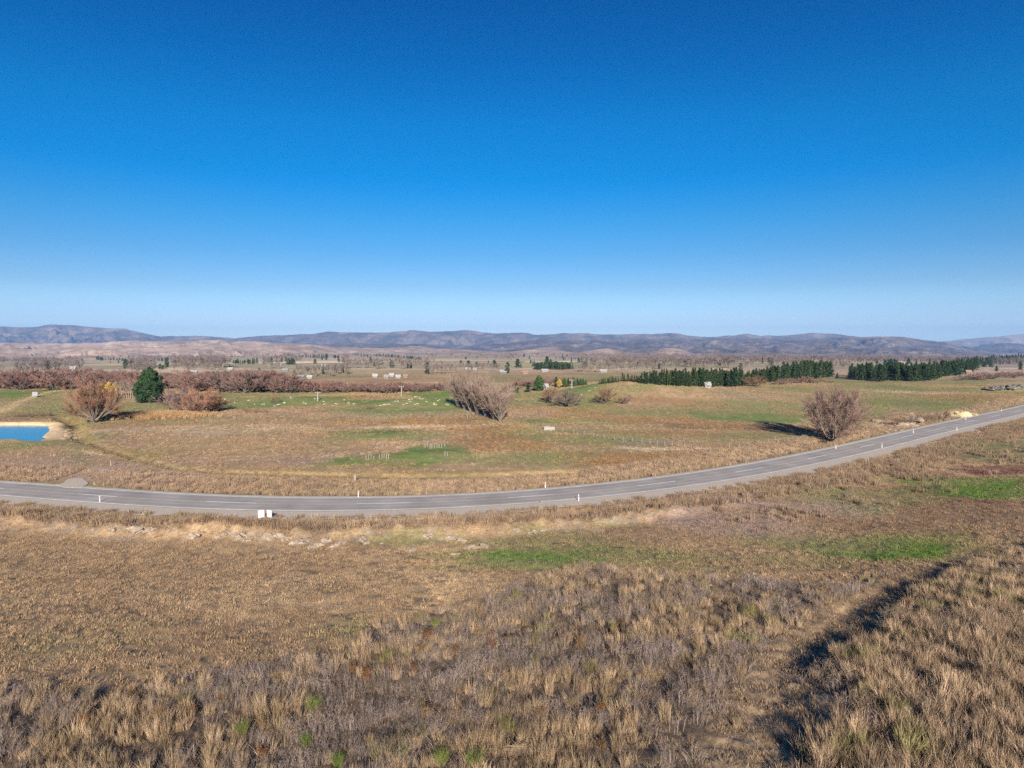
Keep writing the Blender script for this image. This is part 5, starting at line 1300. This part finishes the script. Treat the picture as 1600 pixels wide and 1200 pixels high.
# ------------------------------------------------------------------ buildings
def house(name, u, v, wpx, hm, label, wall='wall_cream', roof='roof_grey', dep=.6, rz=None, cat='house', nwin=3, flatroof=False, group=None):
    x, y, z = hit(u, v); Wd = wpx * y / FOC * (1 if wpx < 7 else .82); D = Wd * dep; rz = rnd.uniform(-.25, .25) if rz is None else rz
    o = empty(name, (x, y, z - .1), rz); e = hm * .62
    MB().box((0, 0, e / 2), (Wd, D, e)).add([(-Wd / 2, -D / 2, e), (-Wd / 2, D / 2, e), (-Wd / 2, 0, hm * .97), (Wd / 2, -D / 2, e), (Wd / 2, D / 2, e), (Wd / 2, 0, hm * .97)], [(0, 2, 1), (3, 4, 5)]).build('wall', M[wall], o)
    ov = .35; k = (hm - e) / (D / 2); t = .12
    V = []
    for X_ in (-Wd / 2 - ov, Wd / 2 + ov): V += [(X_, -D / 2 - ov, e - ov * k + .03), (X_, 0, hm + .03), (X_, D / 2 + ov, e - ov * k + .03), (X_, D / 2 + ov, e - ov * k + t + .03), (X_, 0, hm + t + .03), (X_, -D / 2 - ov, e - ov * k + t + .03)]
    MB().add(V, [(0, 6, 7, 1), (1, 7, 8, 2), (2, 8, 9, 3), (3, 9, 10, 4), (4, 10, 11, 5), (5, 11, 6, 0), (0, 1, 4, 5), (1, 2, 3, 4), (6, 11, 10, 7), (7, 10, 9, 8)]).build('roof', M[roof], o)
    for i in range(nwin):
        cx = -Wd / 2 + Wd * (i + .5) / nwin
        if i == nwin // 2 and nwin > 1: MB().box((cx, -D / 2 - .02, e * .36), (min(1.4, Wd / nwin * .5), .06, e * .7)).build('door', M['wood_brown' if wall != 'wall_grey' else 'glass'], o)
        else: MB().box((cx, -D / 2 - .02, e * .56), (Wd / nwin * .5, .06, e * .36)).build('window', M['glass'], o)
    return tag(o, label, cat, group)
house('hut', 55, 621, 4.0, 2.0, 'small pale hut below the brown tree beyond the pond', 'wall_white', 'roof_white', 1.0, .5, 'hut', 1)
house('farmhouse', 113.5, 581, 12, 4.2, 'long white house among bare trees on the far left', 'wall_white', 'roof_white', .5, 0)
house('shed', 300, 611, 12, 3.0, 'low white roofed shed half hidden in the red willow belt', 'wall_white', 'roof_white', .5, 0, 'shed', 2)
house('shed', 1105, 605.5, 10, 2.0, 'small white shed in front of the left pine plantation', 'wall_white', 'roof_white', .7, .1, 'shed', 1)
house('farmhouse', 852, 608.5, 9, 2.4, 'small white house beside the rounded green tree', 'wall_white', 'roof_grey', .7, .2)
house('farmhouse', 1071, 598, 8, 4.2, 'grey roofed house tucked in the left pine plantation', 'wall_cream', 'roof_grey', .7, .2)
house('farmhouse', 1499, 583, 9, 3.6, 'white house at the right end of the right pine plantation', 'wall_white', 'roof_white', .6, -.1)
house('shed', 1513, 585, 9, 3.0, 'dark roofed shed right of the white house by the plantation', 'wall_grey', 'roof_brown', .6, -.1, 'shed', 2)
HS = [(446, 580, 10, 'roof_grey', 'wall_grey', 'grey farm shed on the green field above the red belt'), (458, 591, 6, 'roof_white', 'wall_white', 'small white house at the left of the white row above the belt'), (470, 591.5, 14, 'roof_grey', 'wall_white', 'long grey roofed house above the belt'), (484, 591.5, 7, 'roof_white', 'wall_white', 'small white house right of the long grey roofed one'),
      (586, 589.5, 8, 'roof_white', 'wall_white', 'white roofed house in front of the far bare wood'), (604, 591, 7, 'roof_grey', 'wall_cream', 'grey roofed house at the left of the hamlet'), (612, 588.5, 6, 'roof_white', 'wall_white', 'pale roofed house behind the hamlet'), (622, 591, 8, 'roof_grey', 'wall_white', 'grey roofed house in the middle of the hamlet'), (634, 590, 6, 'roof_brown', 'wall_cream', 'brown roofed house at the right of the hamlet'),
      (731, 578, 8, 'roof_white', 'wall_white', 'white house among the far central fields'), (742, 578.5, 5, 'roof_grey', 'wall_white', 'small grey roofed house next to the far white one'), (786, 583, 12, 'roof_grey', 'wall_grey', 'wide grey farm building left of the tall far conifer'), (821, 584, 9, 'roof_brown', 'wall_cream', 'brown roofed house right of the tall far conifer'), (851, 581, 12, 'roof_white', 'wall_white', 'long white house under the dense conifer block'),
      (943, 581.5, 12, 'roof_white', 'wall_white', 'long pale house at the far right of the tan field'), (273, 583, 9, 'roof_brown', 'wall_cream', 'brown roofed house behind the tall dark conifer'), (303, 583, 12, 'roof_white', 'wall_cream', 'pale roofed farm sheds above the left belt'), (437, 571, 8, 'roof_white', 'wall_cream', 'far pale house beside the pale stubble field'), (360, 578, 7, 'roof_white', 'wall_white', 'far white shed on the green field at left'), (505, 572.5, 9, 'roof_white', 'wall_white', 'far white glasshouse right of the tall grey trees'), (1296, 577, 7, 'roof_white', 'wall_white', 'far white house in the gap between the plantations')]
for (u, v, wp_, rf, wl, tx) in HS: house('farmhouse', u, v, wp_ * .95, 2.0 * max(1, hit(u, v)[1] / 620), tx, wl, rf, .45, nwin=5)

# ------------------------------------------------------------------ sheep
def skin_mesh(name, verts, edges, radii, m, sub=1):
    me_ = bpy.data.meshes.new(name + '_skel'); me_.from_pydata(verts, edges, [])
    o = bpy.data.objects.new(name, me_); COL.objects.link(o)
    sk = o.modifiers.new('s', 'SKIN'); sb = o.modifiers.new('ss', 'SUBSURF'); sb.levels = sub; sb.render_levels = sub
    for i, r in enumerate(radii): me_.skin_vertices[0].data[i].radius = r
    me_.skin_vertices[0].data[0].use_root = True
    dg = bpy.context.evaluated_depsgraph_get(); out = bpy.data.meshes.new_from_object(o.evaluated_get(dg)); out.name = name
    bpy.data.objects.remove(o); out.materials.clear(); out.materials.append(m)
    return out
def sheep_mesh(graze):
    v = [(-.35, 0, .62), (0, 0, .62), (.35, 0, .64), (.52, 0, .70)] + ([(.68, 0, .45), (.78, 0, .22), (.86, 0, .08)] if graze else [(.64, 0, .88), (.72, 0, .98), (.88, 0, .92)])
    r = [(.24, .24), (.27, .27), (.25, .25), (.15, .15), (.10, .11), (.10, .11), (.06, .06)]
    e = [(0, 1), (1, 2), (2, 3), (3, 4), (4, 5), (5, 6)]
    v.append((-.62, 0, .55)); r.append((.05, .05)); e.append((0, 7))
    for (bx, par) in ((-.38, 0), (.36, 2)):
        for sy in (-1, 1):
            k = len(v); hind = bx < 0
            v += [(bx, sy * .13, .42), (bx + (-.07 if hind else .02), sy * .13, .24), (bx + (-.02 if hind else 0), sy * .13, .02)]; r += [(.085, .085), (.045, .045), (.04, .04)]; e += [(par, k), (k, k + 1), (k + 1, k + 2)]
    return skin_mesh('sheep', v, e, r, M['fleece'], 1)
try: SH = [sheep_mesh(True), sheep_mesh(False)]
except Exception as ex: print('sheep', ex); SH = []
def sheep(pts, label, group):
    for k, (u, v) in enumerate(pts):
        x, y, z = hit(u, v); o = link('sheep', SH[0 if rnd.random() < .7 else 1]); o.location = (x, y, z + .02); s = rnd.uniform(.45, .58); o.scale = (s, s, s); o.rotation_euler = (0, 0, rnd.choice([0, 3.14, .4, 2.8]) + rnd.uniform(-.4, .4)); tag(o, label, 'sheep', group)
if SH:
    sheep([(599, 634), (602, 633.5), (606, 633), (594, 635), (609, 633), (618, 628.5), (622, 628.5), (640, 629), (644, 625), (639, 626), (649, 621.5), (657, 624.5), (652, 620.5), (660, 624.5), (649, 633.5), (652, 632.5), (630, 634), (678, 633.5), (681, 634), (678, 631.5), (687, 626), (684, 627.5), (655, 623), (700, 634), (697, 633), (635, 632), (666, 629)], 'white sheep grazing on the bright green mound left of the leaning willow', 'sheep on the bright green mound')
    sheep([(352, 625), (367, 630), (388, 627), (410, 633), (429, 636), (434, 634), (437, 633), (445, 631), (455, 623), (474, 630.5), (478, 632), (492, 624), (506, 633), (524, 632), (538, 626), (545, 631), (553, 632.5), (413, 633), (444, 630), (506, 629), (526, 632.5), (398, 633)], 'white sheep on the flat green field around the brown bush', 'sheep on the flat green field')
    sheep([(908, 618), (921, 612), (930, 607)], 'pale sheep on the green knoll between the two round willows', 'sheep on the knoll')

# ------------------------------------------------------------------ haze
hb = MB().box((0, 5700, 10), (24000, 12600, 396))
hm, hn, hl, hbp = mat('haze_air')
hn.remove(hbp)
pv = hn.new('ShaderNodeVolumePrincipled')
pv.inputs['Color'].default_value = (.27, .53, 1.0, 1)
pv.inputs['Density'].default_value = 6.6e-5
pv.inputs['Anisotropy'].default_value = 0.0
hl.new(pv.outputs[0], hn['Material Output'].inputs['Volume'])
ho = hb.build('haze', hm)
tag(ho, kind='stuff')
print('verts', len(GX), 'objects', len(SC.objects))
